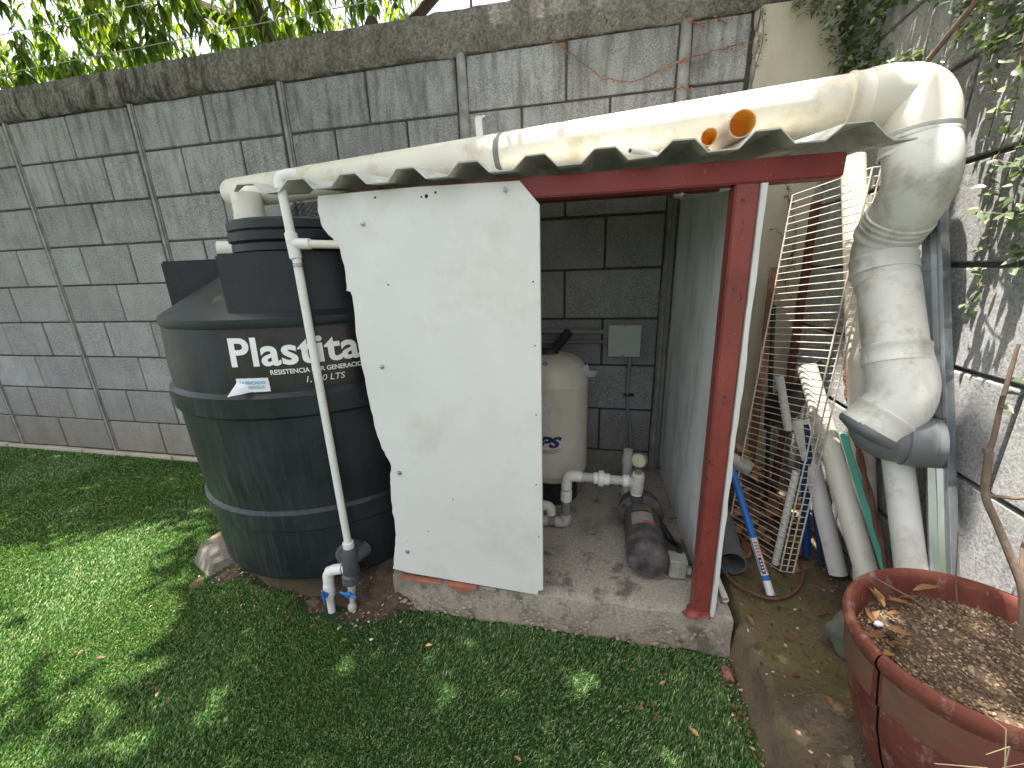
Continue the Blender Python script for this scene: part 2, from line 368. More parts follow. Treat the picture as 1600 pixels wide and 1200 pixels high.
def arrmesh(name, V, F, mat, smooth=True):
    """numpy verts (n,3) and list of face-index arrays, all same size per array"""
    me = bpy.data.meshes.new(name); me.vertices.add(len(V)); me.vertices.foreach_set('co', V.astype(np.float32).ravel())
    tot = sum(a.size for a in F); me.loops.add(tot); me.polygons.add(sum(len(a) for a in F))
    me.loops.foreach_set('vertex_index', np.concatenate([a.ravel() for a in F]).astype(np.int32))
    st = []; cur = 0
    for a in F:
        st.append(cur+np.arange(len(a))*a.shape[1]); cur += a.size
    me.polygons.foreach_set('loop_start', np.concatenate(st).astype(np.int32))
    me.update(calc_edges=True); me.validate()
    if smooth: me.polygons.foreach_set('use_smooth', np.ones(len(me.polygons), bool))
    me.materials.append(MT[mat]); o = bpy.data.objects.new(name, me); C.objects.link(o); return o
def scatter_leaves(name, shape, mats, mat, parent=None):
    """shape: (v array n,3 ; faces list of quads) ; mats: (k,4,4)"""
    sv, sf = shape; n = len(sv); K = len(mats)
    h = np.concatenate([sv, np.ones((n, 1))], 1)
    V = np.einsum('kij,nj->kni', mats, h)[:, :, :3].reshape(-1, 3)
    F = (sf[None]+(np.arange(K)*n)[:, None, None]).reshape(-1, sf.shape[1])
    o = arrmesh(name, V, [F], mat)
    if parent is not None:
        o.parent = parent; o.location = -Vector(parent['_o'])
    return o
def leaf_shape(L, W, droop=.3, fold=.15, n=4, tipw=0.02):
    vs = []
    prof = [.12, .75, 1.0, .8, .45, tipw] if n == 5 else ([.15, .9, 1.0, .55, tipw] if n == 4 else [.25, 1.0, .75, tipw])
    for i in range(n+1):
        t = i/n; x = t*L; z = -droop*L*t*t; hw = W/2*prof[i]
        vs += [(x, -hw, z+fold*hw*2), (x, 0, z), (x, hw, z+fold*hw*2)]
    fs = []
    for i in range(n):
        a = i*3; fs += [(a, a+1, a+4, a+3), (a+1, a+2, a+5, a+4)]
    return np.array(vs, float), np.array(fs)
def frame(p, d, nrm, s=1.0):
    d = Vector(d).normalized(); n = Vector(nrm); n = (n-d*n.dot(d))
    if n.length < 1e-4: n = d.orthogonal()
    n.normalize(); y = n.cross(d)
    return Matrix(((d.x*s, y.x*s, n.x*s, p[0]), (d.y*s, y.y*s, n.y*s, p[1]), (d.z*s, y.z*s, n.z*s, p[2]), (0,0,0,1)))
def shape_mesh(name, shape, mat):
    me = bpy.data.meshes.new(name); me.from_pydata([tuple(v) for v in shape[0]], [], [tuple(int(i) for i in f) for f in shape[1]])
    me.polygons.foreach_set('use_smooth', [True]*len(me.polygons)); me.materials.append(MT[mat]); return me
def inst(name, me, mw, parent=None):
    o = bpy.data.objects.new(name, me); C.objects.link(o)
    if parent is not None:
        o.parent = parent; m = mw.copy(); m.translation = m.translation-Vector(parent['_o']); o.matrix_local = m
    else: o.matrix_world = mw
    return o
def text_mesh(body, size, bold=0.0, shear=0, italic=False, spacing=1.0):
    cu = bpy.data.curves.new('txt', 'FONT'); cu.body = body; cu.size = size; cu.offset = bold; cu.shear = shear; cu.space_character = spacing
    cu.resolution_u = 4; cu.extrude = 0
    o = bpy.data.objects.new('txt', cu); C.objects.link(o); dg = bpy.context.evaluated_depsgraph_get()
    me = bpy.data.meshes.new_from_object(o.evaluated_get(dg)); bpy.data.objects.remove(o); 
    v = [tuple(p.co) for p in me.vertices]; f = [tuple(p.vertices) for p in me.polygons]; bpy.data.meshes.remove(me)
    return v, f
def text_on_cyl(name, body, c, rfun, ang0, ang1, z0, height, parent, mat, bold=0, shear=0, fit=None, lift=.003, spacing=1.0):
    v, f = text_mesh(body, 1.0, bold, shear, spacing=spacing)
    xs = [p[0] for p in v]; x0 = min(xs)
    if fit:   # fit only the first `fit` letters in ang0..ang1
        vf, _ = text_mesh(body[:fit], 1.0, bold, shear, spacing=spacing); x1 = max(p[0] for p in vf)
    else: x1 = max(xs)
    vc, _ = text_mesh('E', 1.0, bold); hc = max(p[1] for p in vc)
    mb = MB(); out = []
    for p in v:
        a = R(ang0+(ang1-ang0)*(p[0]-x0)/(x1-x0)); z = z0+p[1]/hc*height; r_ = rfun(z)+lift
        out.append((c[0]+r_*math.cos(a), c[1]+r_*math.sin(a), z))
    mb.add(out, f)
    return mb.build(name, mat, parent)
def flat_text(name, body, origin, ux, uz, height, parent, mat, bold=0, shear=0):
    v, f = text_mesh(body, 1.0, bold, shear); vc, _ = text_mesh('E', 1.0, bold); hc = max(p[1] for p in vc)
    O = Vector(origin); ux = Vector(ux); uz = Vector(uz)
    return MB().add([O+ux*(p[0]/hc*height)+uz*(p[1]/hc*height) for p in v], f).build(name, mat, parent)

# ============================================================ SETTING
def grid_mesh(name, x0, x1, y0, y1, nx, ny, zf, mat, kind='structure', xf=None):
    X, Y = np.meshgrid(np.linspace(x0, x1, nx+1), np.linspace(y0, y1, ny+1))
    V = [(xf(x, y) if xf else x, y, zf(x, y)) for x, y in zip(X.ravel(), Y.ravel())]
    F = [(j*(nx+1)+i, j*(nx+1)+i+1, (j+1)*(nx+1)+i+1, (j+1)*(nx+1)+i) for j in range(ny) for i in range(nx)]
    o = MB().add(V, F).build(name, mat, sharp=60); tag(o, kind=kind); return o
def nz(x, y, s, a, seed=0): return a*mnoise.noise(Vector((x*s, y*s, seed)))
grid_mesh('ground', -200, 200, -200, 200, 8, 8, lambda x, y: -.16, 'ground')
def turf_z(x, y):
    d = max(0, math.hypot(x-3.041, y+.701)-.65)
    return -.045+.072*max(0, min(1, -y/1.2)) + nz(x, y, 1.6, .007, 3) + .060*math.exp(-(d/.11)**2)*max(0, min(1, (3.28-x)/.15))
def in_turf(x, y):
    if x > 5.05+.02*math.sin(y*7) or x < -3.2 or y > -.03 or y < -6: return False
    if x > 3.60 and y > -1.258+.006*math.sin(x*17): return False
    if (x-3.041)**2+(y+.701)**2 < .60**2: return False
    # bare soil below the outlet valves, and the tank's stone footing
    if 2.56 < x < 3.62 and y > -1.30-.10*math.exp(-((x-3.38)/.22)**2)+.02*math.sin(x*23): return False
    if 2.22 < x <= 2.56 and y > -1.16+.35*(2.56-x)+.02*math.sin(x*31) and y < -.4: return False
    return True
grid_mesh('turf_base', -3.2, 5.10, -6, -.028, 100, 80, lambda x, y: turf_z(x, y)-.004, 'turf_back')
# soil under the valves
def soil_z(x, y): return turf_z(x, y)-.006+.05*math.exp(-(((x-3.55)/.12)**2))*max(0, min(1, (y+1.36)/.2))+.10*max(0, min(1, (y+1.285)/.10))*max(0, min(1, (x-3.1)/.1)) + nz(x, y, 14, .010, 5)
grid_mesh('bare_soil', 2.20, 3.68, -1.43, -.25, 60, 45, lambda x, y: soil_z(x, y) if (in_turf(x, y) is False) else turf_z(x, y)-.006, 'soil')
# turf blades
def turf():
    N = 1900000
    xs = np.random.uniform(-3.2, 5.08, N); ys = np.random.uniform(-3.0, -.03, N)
    cx, cy = 4.48, -2.57
    d = np.sqrt((xs-cx)**2+(ys-cy)**2+1.5**2)
    inview = (ys > -2.32+.25*(4.48-xs)*-.35) | (ys > -2.25)
    keep = (np.random.rand(N) < np.clip((2.4/d)**1.5, .16, 1)) & (ys > -2.45)
    xs = xs[keep]; ys = ys[keep]; d = d[keep]
    ok = np.array([in_turf(a, b) for a, b in zip(xs, ys)]); xs = xs[ok]; ys = ys[ok]; d = d[ok]
    # worn thin patch of turf beside the slab's left end
    worn = np.exp(-(((xs-3.72)/.22)**2+((ys+1.40)/.11)**2)); keep = np.random.rand(len(xs)) > worn*.75
    xs = xs[keep]; ys = ys[keep]; d = d[keep]
    n = len(xs); zs = np.array([turf_z(a, b) for a, b in zip(xs, ys)])-.004
    ang = np.random.uniform(0, 2*np.pi, n); h = np.random.uniform(.011, .019, n); wd = np.random.uniform(.0010, .0017, n)*np.clip(d/1.7, 1, 2.6)
    # nap direction drifts in patches
    na = np.array([3.6*mnoise.noise(Vector((a*1.3, b*1.3, 2))) for a, b in zip(xs, ys)])
    lx = np.cos(ang)*.55+np.cos(na)*.45; ly = np.sin(ang)*.55+np.sin(na)*.45; ln = np.random.uniform(.25, 1.0, n)
    px, py = -np.sin(ang), np.cos(ang)
    V = np.zeros((n, 5, 3))
    for i, (t, b) in enumerate(((0, 0), (.55, .30))):
        for j, s in enumerate((-1, 1)):
            V[:, i*2+j, 0] = xs+lx*ln*h*b+s*px*wd*(1-.25*t); V[:, i*2+j, 1] = ys+ly*ln*h*b+s*py*wd*(1-.25*t); V[:, i*2+j, 2] = zs+h*t
    V[:, 4, 0] = xs+lx*ln*h; V[:, 4, 1] = ys+ly*ln*h; V[:, 4, 2] = zs+h*np.sqrt(np.clip(1-.35*ln**2, .3, 1))
    base = (np.arange(n)*5)[:, None]
    F4 = base+np.array([0, 1, 3, 2]); F3 = base+np.array([2, 3, 4])
    o = arrmesh('turf_grass', V.reshape(-1, 3), [F4, F3], 'turf', smooth=False)
    tag(o, 'short green artificial turf covering the yard in front of the shed', 'grass', kind='stuff')
turf()

# concrete slab
def slab():
    mb = MB(); nx, ny = 90, 40; x0, x1, y0, y1 = 3.60, 5.055, -1.235, .01
    P = {}
    for i in range(nx+1):
        for j in range(ny+1):
            x = x0+(x1-x0)*i/nx; y = y0+(y1-y0)*j/ny; z = .20+nz(x, y, 5, .004)+nz(x, y, 30, .002)
            if j == 0: y += nz(x, 0, 9, .012)+nz(x, 3, 30, .006); z -= .006+abs(nz(x, 1, 25, .01))
            if i == 0: x += nz(y, 0, 9, .02)
            P[i, j] = (x, y, z)
    rows = [[P[i, 0] for i in range(nx+1)]]
    vs = [P[i, j] for j in range(ny+1) for i in range(nx+1)]
    fs = [(j*(nx+1)+i, j*(nx+1)+i+1, (j+1)*(nx+1)+i+1, (j+1)*(nx+1)+i) for j in range(ny) for i in range(nx)]
    mb.add(vs, fs)
    K = 10; vs = []
    for k in range(K+1):
        t = k/K
        for i in range(nx+1):
            x, y, z = P[i, 0]; zz = z*(1-t)-.12*t
            chip = .022*max(0, mnoise.noise(Vector((x*7, zz*10, 4))))*(1 if k else 0)+ .010*mnoise.noise(Vector((x*30, zz*32, 1)))*(1 if k else 0)
            vs.append((x, y-.016*min(1, t*1.4)+chip, zz))
    fs = [(k*(nx+1)+i, (k+1)*(nx+1)+i, (k+1)*(nx+1)+i+1, k*(nx+1)+i+1) for k in range(K) for i in range(nx)]
    mb.add(vs, fs)
    vs = []
    for t in (0, 1):
        for j in range(ny+1):
            x, y, z = P[0, j]; vs.append((x-.01*t, y, z if t == 0 else -.12))
    mb.add(vs, [(j, j+1, ny+1+j+1, ny+1+j) for j in range(ny)])
    vs = []
    for t in (0, 1):
        for j in range(ny+1):
            x, y, z = P[nx, j]; vs.append((x, y, z if t == 0 else -.12))
    mb.add(vs, [(j, ny+1+j, ny+1+j+1, j+1) for j in range(ny)])
    tag(mb.build('concrete_slab', 'slab', sharp=50), kind='structure')
slab()
# kerb + dirt strip right of the slab
def strip_z(x, y): return .192+.035*max(0, (x-5.35)/.3)+nz(x, y, 6, .010, 8)+nz(x, y, 24, .004, 2)
def kerb():
    xs = [5.045, 5.052, 5.062, 5.072, 5.082]+list(np.linspace(5.10, 5.80, 60)); ys = np.linspace(-4, .02, 200); V = []
    for y in ys:
        sh = .022*mnoise.noise(Vector((y*3, 0, 1)))+.01*mnoise.noise(Vector((y*14, 0, 1)))
        for i, x in enumerate(xs):
            if i < 5:
                z = (-.12, .02, .09, .15, .182)[i]; xx = x+sh*(1, 1, 1.1, 1.1, 1)[i]+.008*mnoise.noise(Vector((y*22, i*2.2, 5)))
                if y > -1.23: xx = x+.012; 
            else: z = strip_z(x, y); xx = x+(sh*max(0, 1-(x-5.1)/.1) if y < -1.23 else 0)
            V.append((xx, y, z))
    n = len(xs); F = [(j*n+i, j*n+i+1, (j+1)*n+i+1, (j+1)*n+i) for j in range(len(ys)-1) for i in range(n-1)]
    tag(MB().add(V, F).build('mossy_kerb_path', 'kerb', sharp=70), kind='structure')
kerb()

# ============================================================ BLOCK WALLS
H = .3075; W = 1.2294
zrow = [H*i for i in range(9)]+[8*H+.293]        # bottoms 0..8, top 2.753
frac_even = (0, .29, .70, 1); frac_odd = (0, .5, 1)
block_cache = {}
def block_mesh(wd, ht):
    key = (round(wd, 3), round(ht, 3))
    if key not in block_cache:
        o = MB().box((-wd/2, 0, -ht/2), (wd/2, .11, ht/2)).build('block', 'block', bevel=.005); block_cache[key] = o.data
        bpy.data.objects.remove(o)
    return block_cache[key]
def lay(parent, place, x0, x1, r, kshift=0, name='block'):
    g = .014; z0, z1 = zrow[r], zrow[r+1]
    me = block_mesh(x1-x0-g, z1-z0-g)
    o = bpy.data.objects.new(name, me); C.objects.link(o); o.parent = parent
    dz = random.uniform(-.0015, .0015); dy = random.uniform(-.003, .003)
    o.matrix_local = place((x0+x1)/2, dy, (z0+z1)/2+dz)
    o.rotation_euler.y += random.uniform(-.003, .003)
wallL = thing('block_wall', 'long grey concrete block wall with stained coping behind the tank and shed', 'wall', (0,0,0))
pl = lambda x, y, z: Matrix.Translation((x, y, z))
for k in range(-3, 5):
    for r in range(9):
        fr = frac_odd if (8-r) % 2 == 0 else frac_even
        if k == 4: fr = (0, 1); 
        a = k*W+.030; b = (k+1)*W-.026
        if k == 4: b = 5.235
        for f0, f1 in zip(fr[:-1], fr[1:]):
            xa = a if f0 == 0 else k*W+W*f0; xb = b if f1 == 1 else k*W+W*f1
            if k == 4: xa, xb = a, b
            lay(wallL, pl, xa, xb, r)
MB().box((-3.8, .013, -.15), (5.66, .16, 2.755)).build('mortar_bed', 'mortar', wallL)
for k in range(-3, 5):
    x = k*W; round_ = k in (3, 4)
    mb = MB()
    if round_:
        rr = .030; jit = [(x+.004+.004*math.sin(i*2.3), .004, -.1+i*.286) for i in range(11)]; jit[-1] = (x+.004, .004, 2.757)
        mb.tube(jit, [rr*(1+.1*math.sin(i*1.7)) for i in range(11)], 12)
    else:
        mb.box((x-.002, -.012, -.12), (x+.024, .03, 2.757)).box((x+.024, -.003, -.12), (x+.034, .03, 2.757))
    mb.build('post_joint', 'mortar_lt', wallL, bevel=.003)
# coping with a ragged lower edge
def coping(name, parent, n, L, place, end0=0):
    V = []; prof = [(-.012, 0), (-.030, .03), (-.026, .10), (-.020, .193), (.07, .204), (.19, .198), (.19, 0), (.05, -.004)]
    for i in range(n+1):
        x = end0+L*i/n
        for j, (y, z) in enumerate(prof):
            q = Vector((x*1.0, j*2.0, 7)); jz = .012*mnoise.noise(q*4)+.008*mnoise.noise(q*13); jy = .007*mnoise.noise(q*6+Vector((4, 0, 0)))+.005*mnoise.noise(q*17)
            if j == 0: jz *= 1.6
            V.append(place(x, y+jy, 2.755+z*1.05+jz))
    m = len(prof); F = [(i*m+j, (i+1)*m+j, (i+1)*m+(j+1) % m, i*m+(j+1) % m) for i in range(n) for j in range(m)]
    F += [tuple(range(m)), tuple(n*m+j for j in range(m-1, -1, -1))]
    return MB().add(V, F).build(name, 'coping', parent, sharp=50)
coping('coping', wallL, 360, 9.46, lambda x, y, z: (x, y, z), -3.8)
# thin course of base tiles where the wall meets the turf
x = -3.6
while x < 2.35:
    l = random.uniform(.50, .58); me = MB().box((x, -.028+random.uniform(-.004, .004), -.10), (x+l-.012, .012, -.008+random.uniform(-.004, .003)))
    me.build('base_tile', 'slabtile' if False else 'stone_tile' if 'stone_tile' in MT else 'kerbtile' if 'kerbtile' in MT else 'plaster', wallL, bevel=.004); x += l
# right wall
aR = R(-93.38)
wallR = thing('block_wall', 'sunlit rough grey block wall at right with creeper trailing over it', 'wall', (5.66, 0, 0))
def plR(s, y, z):
    return Matrix.Rotation(aR, 4, 'Z')@Matrix.Translation((s, y, 0))+Matrix(((0,0,0,0),(0,0,0,0),(0,0,0,0),(0,0,0,0))) if False else Matrix.Translation((0,0,z))@Matrix.Rotation(aR, 4, 'Z')@Matrix.Translation((s, y, 0))
zsave = list(zrow)
zrow = [1.817+H*(i-6) for i in range(9)]+[2.755]
zrow[0] = -.10
for r in range(9):
    e = [0, .30, .92, 1.535, 2.15, 2.765, 3.38, 4.0] if r % 2 == 0 else [0, .14, .755, 1.37, 1.985, 2.6, 3.215, 4.0]
    for s0, s1 in zip(e[:-1], e[1:]): lay(wallR, plR, s0, s1, r)
mR = Matrix.Translation((5.66, 0, 0))@Matrix.Rotation(aR, 4, 'Z')
MB().hexa([mR@Vector(p) for p in [(0,.016,-.15),(4,.016,-.15),(4,.16,-.15),(0,.16,-.15),(0,.016,2.755),(4,.016,2.755),(4,.16,2.755),(0,.16,2.755)]]).build('mortar_bed', 'mortar', wallR)
coping('coping', wallR, 150, 3.9, lambda x, y, z: tuple(mR@Vector((x, y, z))), .12)
zrow = zsave
# corner column
col = thing('corner_column', 'cream plastered column in the corner behind the rack', 'column', (5.45, 0, 0))
MB().box((5.255, -.045, -.1), (5.67, .2, 2.752)).build('shaft', 'plaster', col, bevel=.006)
mb = MB()
for i in range(26):
    z = -.05+i*.11; mb.blob((5.248+random.uniform(-.004, .004), -.03, z), (.013, .022, .068), i, .4, 1)
mb.build('mortar_edge', 'mortar_lt', col)
mb = MB()
for i in range(26):
    z = .1+i*.10; mb.blob((5.64+random.uniform(-.006, .004), -.052, z), (.022, .02, .062), i+40, .4, 1)
mb.build('mortar_edge', 'mortar_lt', col)

# ============================================================ TREE behind the wall
SUNH = SUN.xy/SUN.z
def tree_back():
    t = thing('mango_tree', 'drooping leafy mango tree rising behind the wall at top left', 'tree', (1.3, 2.6, -.1))
    MB().tube([(1.3, 2.6, -.15), (1.35, 2.55, 1.2), (1.25, 2.45, 2.4), (1.05, 2.3, 3.3), (.8, 2.3, 4.6)], [.20, .17, .15, .13, .07], 14).build('trunk', 'bark_dark', t)
    br = [[(1.25,2.45,2.4),(1.9,2.1,3.3),(2.6,1.8,3.9),(3.3,1.6,4.2)], [(1.25,2.45,2.4),(.2,2.2,3.3),(-1.0,2.0,3.8),(-2.3,2.0,4.1)],
          [(1.05,2.3,3.3),(1.3,1.4,3.9),(1.6,.5,4.5)], [(.9,2.3,4.2),(-.6,1.5,4.7),(-1.6,.9,4.9)], [(.2,2.2,3.3),(-.1,1.6,3.5),(-.5,1.2,3.6)],
          [(1.9,2.1,3.3),(2.2,1.5,3.5),(2.6,1.1,3.6)],[(1.25,2.45,2.9),(1.1,1.9,3.2),(.9,1.4,3.5)]]
    for b in br: MB().tube(b, [.09-.018*i for i in range(len(b))], 8).build('branch', 'bark_dark', t)
    sh = leaf_shape(.135, .036, .42, .16, 5)
    clusters = []
    rnd = random.Random(11)
    for i in range(420):
        x = rnd.uniform(-4.2, 3.9); y = rnd.uniform(.65, 2.7)
        z = rnd.uniform(2.75, 4.7)
        # leave open sky at a few places
        gap = mnoise.noise(Vector((x*1.15+3, y*.3, z*1.2)))
        if gap > .34: continue
        if x > 2.7 and z > 3.2+.9*(3.6-x): pass
        if x > 2.62+.12*y: continue
        clusters.append((x, y, z))
    tw = MB()
    mats = []
    for (x, y, z) in clusters:
        c = Vector((x, y, z)); 
        for k in range(rnd.randint(3, 5)):
            st = c+Vector((rnd.uniform(-.18, .18), rnd.uniform(-.18, .18), rnd.uniform(-.05, .2)))
            en = st+Vector((rnd.uniform(-.12, .12), rnd.uniform(-.12, .12), -rnd.uniform(.12, .32)))
            if k < 2: tw.tube([st, (st+en)/2+Vector((0, 0, .03)), en], .0035, 4, cap=False)
            for j in range(rnd.randint(11, 17)):
                p = st.lerp(en, (j/11)**.7) if rnd.random() < .6 else en
                a = rnd.uniform(0, 2*math.pi); d = Vector((math.cos(a)*.75, math.sin(a)*.75, -rnd.uniform(.15, 1.15)))
                mats.append(frame(p, d, (math.cos(a), math.sin(a), .9), rnd.uniform(.7, 1.25)))
    tw.build('twigs', 'twig', t)['kind'] = 'stuff'
    camp = Vector((4.48, -2.57, 1.53))
    mats.sort(key=lambda m: (m.translation-camp).length)
    me = shape_mesh('leaf', sh, 'mango_obj'); near = []
    cnt = 0; rest = []
    for m in mats:
        q = m.translation-camp; zf = q.dot(fw); px = 800+F_PX*q.dot(rt2)/zf; py = 600-F_PX*q.dot(up2)/zf
        if cnt < 300 and -10 < px < 720 and -10 < py < 135: inst('leaf', me, m, t); cnt += 1
        else: rest.append(m)
    o = scatter_leaves('crown', sh, np.array([[list(r_) for r_ in m] for m in rest]), 'mango', t); o['kind'] = 'stuff'
    # unseen leaves added over the yard, placed by mask to shade turf and tank
    rnd = random.Random(5); mats = []
    big = leaf_shape(.19, .055, .25, .15, 3)
    for i in range(25000):
        gx = rnd.uniform(-3.5, 6.35); gy = rnd.uniform(-3.2, .9)
        h = rnd.uniform(4.6, 5.6)
        if not shaded(gx, gy, rnd): continue
        p = Vector((gx+SUNH.x*h, gy+SUNH.y*h, h))
        a = rnd.uniform(0, 2*math.pi)
        mats.append(frame(p, (math.cos(a), math.sin(a), -rnd.uniform(.1, .7)), (0, 0, 1), rnd.uniform(.8, 1.3)))
    o = scatter_leaves('unseen_shade_leaves', big, np.array([[list(r_) for r_ in m] for m in mats]), 'mango', t); o['kind'] = 'stuff'
    for b in [[(1.6,.5,4.5),(1.9,-.6,5.0),(2.4,-1.8,5.1),(3.0,-2.6,5.0)], [(-1.6,.9,4.9),(-1.2,-.2,5.1),(-.6,-1.3,5.1)], [(1.9,-.6,5.0),(3.0,-1.0,5.2),(3.9,-1.4,5.2)]]:
        MB().tube(b, [.06, .05, .035, .02][:len(b)], 8).build('branch', 'bark_dark', t)  # unseen limbs added to carry the shading leaves
def shaded(x, y, rnd):
    """shade mask: put an unseen leaf over (x, y)? open over bright turf and right-hand wall"""
    if 5.63 < x < 5.83 and -1.27 < y < -.90: return rnd.random() < .95  # leaf strip added only to darken the drain pipe
    e = .10*mnoise.noise(Vector((x*2.3, y*2.3, 5)))+.05*mnoise.noise(Vector((x*7, y*7, 5)))
    if y > -.50+.6*e and x > 5.25: return rnd.random() < .93  # leaves added to darken the wall corner behind the rack
    if y > -1.18:
        if x > 4.72+e: return False
        if x > 4.35+e: return rnd.random() < .35
    elif x > 5.60+.5*e or x > 5.7: return False
    far = -.80-.36*max(0, min(1, (1.9-x)/.8))+e            # far edge of the bright patch
    right = 2.42+.42*max(0, min(1, (-1.25-y)/.4))+e
    if y < far and .2 < x < right and y > -2.6:
        m1 = mnoise.noise(Vector((x*1.9+4.3, y*2.9, 1)))
        return rnd.random() < (.22 if m1 > .34 else .006)
    if right <= x < 3.35 and y < -1.65: return rnd.random() < .55
    return rnd.random() < (.96 if mnoise.noise(Vector((x*3, y*3, 9))) > -.5 else .82)
tree_back()

# wires along the wall top
def fence_wires():
    t = thing('wire_fence', 'thin bare wires strung along the top of the long wall', 'fence', (0, .1, 2.95))
    for zz, y in ((3.13, .08), (3.36, .08)):
        p = [(x_, y, zz-.02*math.sin(max(0, (x_+3.5))/7*math.pi)) for x_ in np.linspace(-3.7, 4.6, 20)]
        MB().tube(p, .0028, 5).build('wire', 'wire', t)
    for x_ in (-3.0, 3.75): MB().tube([(x_, .08, 2.9), (x_, .08, 3.42)], .008, 6).build('post', 'dark_fit', t)
fence_wires()

# ============================================================ WATER TANK
TC = (3.041, -.701)
def tank():
    t = thing('water_tank', 'large black ribbed plastic water tank with a torn label', 'water tank', (TC[0], TC[1], .16))
    prof = [(.0, .165), (.60, .165), (.632, .178), (.646, .205), (.650, .30), (.652, .450), (.665, .462), (.667, .545), (.653, .560),
            (.664, .75), (.670, .99), (.685, 1.004), (.687, 1.085), (.671, 1.102), (.671, 1.20), (.664, 1.31), (.661, 1.355), (.667, 1.368), (.666, 1.392), (.650, 1.405),
            (.52, 1.487), (.40, 1.560), (.335, 1.60), (.325, 1.61), (.325, 1.67)]
    MB().lathe(prof, (TC[0], TC[1], 0), 96).build('body', 'tank', t, sharp=28)
    lid = [(.325, 1.655), (.338, 1.660), (.338, 1.690), (.330, 1.697), (.346, 1.704), (.348, 1.738), (.336, 1.746), (.344, 1.752), (.344, 1.785), (.325, 1.796), (.0, 1.805)]
    MB().lathe(lid, (TC[0], TC[1], 0), 72).build('lid', 'tank', t, sharp=28)
    for k in range(3):
        a0 = -83+120*k; a1 = a0+58; mb = MB(); n = 14; V = []
        for r0, z0, z1 in ((.30, 1.45, 1.642), (.635, 1.36, 1.630)):
            for zz in (z0, z1):
                for i in range(n+1):
                    a = R(a0+(a1-a0)*i/n); V.append((TC[0]+r0*math.cos(a), TC[1]+r0*math.sin(a), zz))
        m = n+1; F = []
        for i in range(n):
            F += [(m+i, m+i+1, 3*m+i+1, 3*m+i), (2*m+i, 3*m+i, 3*m+i+1, 2*m+i+1), (i, i+1, m+i+1, m+i), (i, 2*m+i, 2*m+i+1, i+1)]
        F += [(0, m, 3*m, 2*m), (n, 2*m+n, 3*m+n, m+n)]
        mb.add(V, F).build('step_block', 'tank', t, bevel=.008, seg=2)
    zs = [p[1] for p in prof[1:19]]; rs = [p[0] for p in prof[1:19]]
    rf = lambda z: float(np.interp(z, zs, rs))
    # label
    a0, a1, z0, z1 = -84.5, -28, 1.120, 1.348; n = 40; V = []
    def lab(a_lo, a_hi, zb, zt, lift, n=30, m=8, curl=None):
        V = []; F = []
        for j in range(m+1):
            for i in range(n+1):
                z = zb+(zt-zb)*j/m+.002*mnoise.noise(Vector((i*.9, j, 1))); a = a_lo+(a_hi-a_lo)*i/n+.25*mnoise.noise(Vector((j*1.3, i*.1, 3)))*(1 if i in (0, n) else 0)
                l = lift+(curl(i/n, j/m) if curl else 0); r_ = rf(z)+l
                V.append((TC[0]+r_*math.cos(R(a)), TC[1]+r_*math.sin(R(a)), z))
        F = [(j*(n+1)+i, j*(n+1)+i+1, (j+1)*(n+1)+i+1, (j+1)*(n+1)+i) for j in range(m) for i in range(n)]
        return MB().add(V, F)
    L = lab(a0, a1, z0, z1, .0015).build('label', 'label_black', t)
    def tx(body, *a, **k):
        return text_on_cyl('lettering', body, TC, rf, *a, L, **k)
    text_on_cyl('lettering', 'Plastitank', TC, rf, -82.6, -42.0, 1.217, .107, L, 'print_white', bold=.024, fit=8, lift=.0035, spacing=1.03)
    text_on_cyl('lettering', 'RESISTENCIA POR GENERACIONES', TC, rf, -70.6, -38.3, 1.178, .0185, L, 'print_white', bold=.022, lift=.0035)
    text_on_cyl('lettering', '1,100 LTS', TC, rf, -60.2, -48.0, 1.137, .024, L, 'print_white', bold=.0, shear=.25, lift=.0035)
    S = lab(-82.2, -71.6, 1.112, 1.168, .004, 14, 6, lambda u, v: .028*max(0, .38-u)*max(0, .7-v)*8 if u < .38 else 0).build('sticker', 'sticker', t)
    text_on_cyl('lettering', 'FABRICADO', TC, rf, -81.0, -72.6, 1.144, .0125, S, 'print_blue', bold=.02, lift=.0065)
    text_on_cyl('lettering', 'NICARAGUA', TC, rf, -81.0, -73.0, 1.126, .0125, S, 'print_blue', bold=.01, lift=.0065)
    # outlet flange low on the front
    a = R(-56); ax = Vector((math.cos(a), math.sin(a), 0)); p = Vector((TC[0], TC[1], .30))+ax*.652
    MB().lathe([(0, -.01), (.062, -.01), (.066, .006), (.060, .022), (.044, .024), (.044, .04), (0, .04)], p, 20, axis=ax).build('outlet_flange', 'dark_fit', t)
    return t
tank()
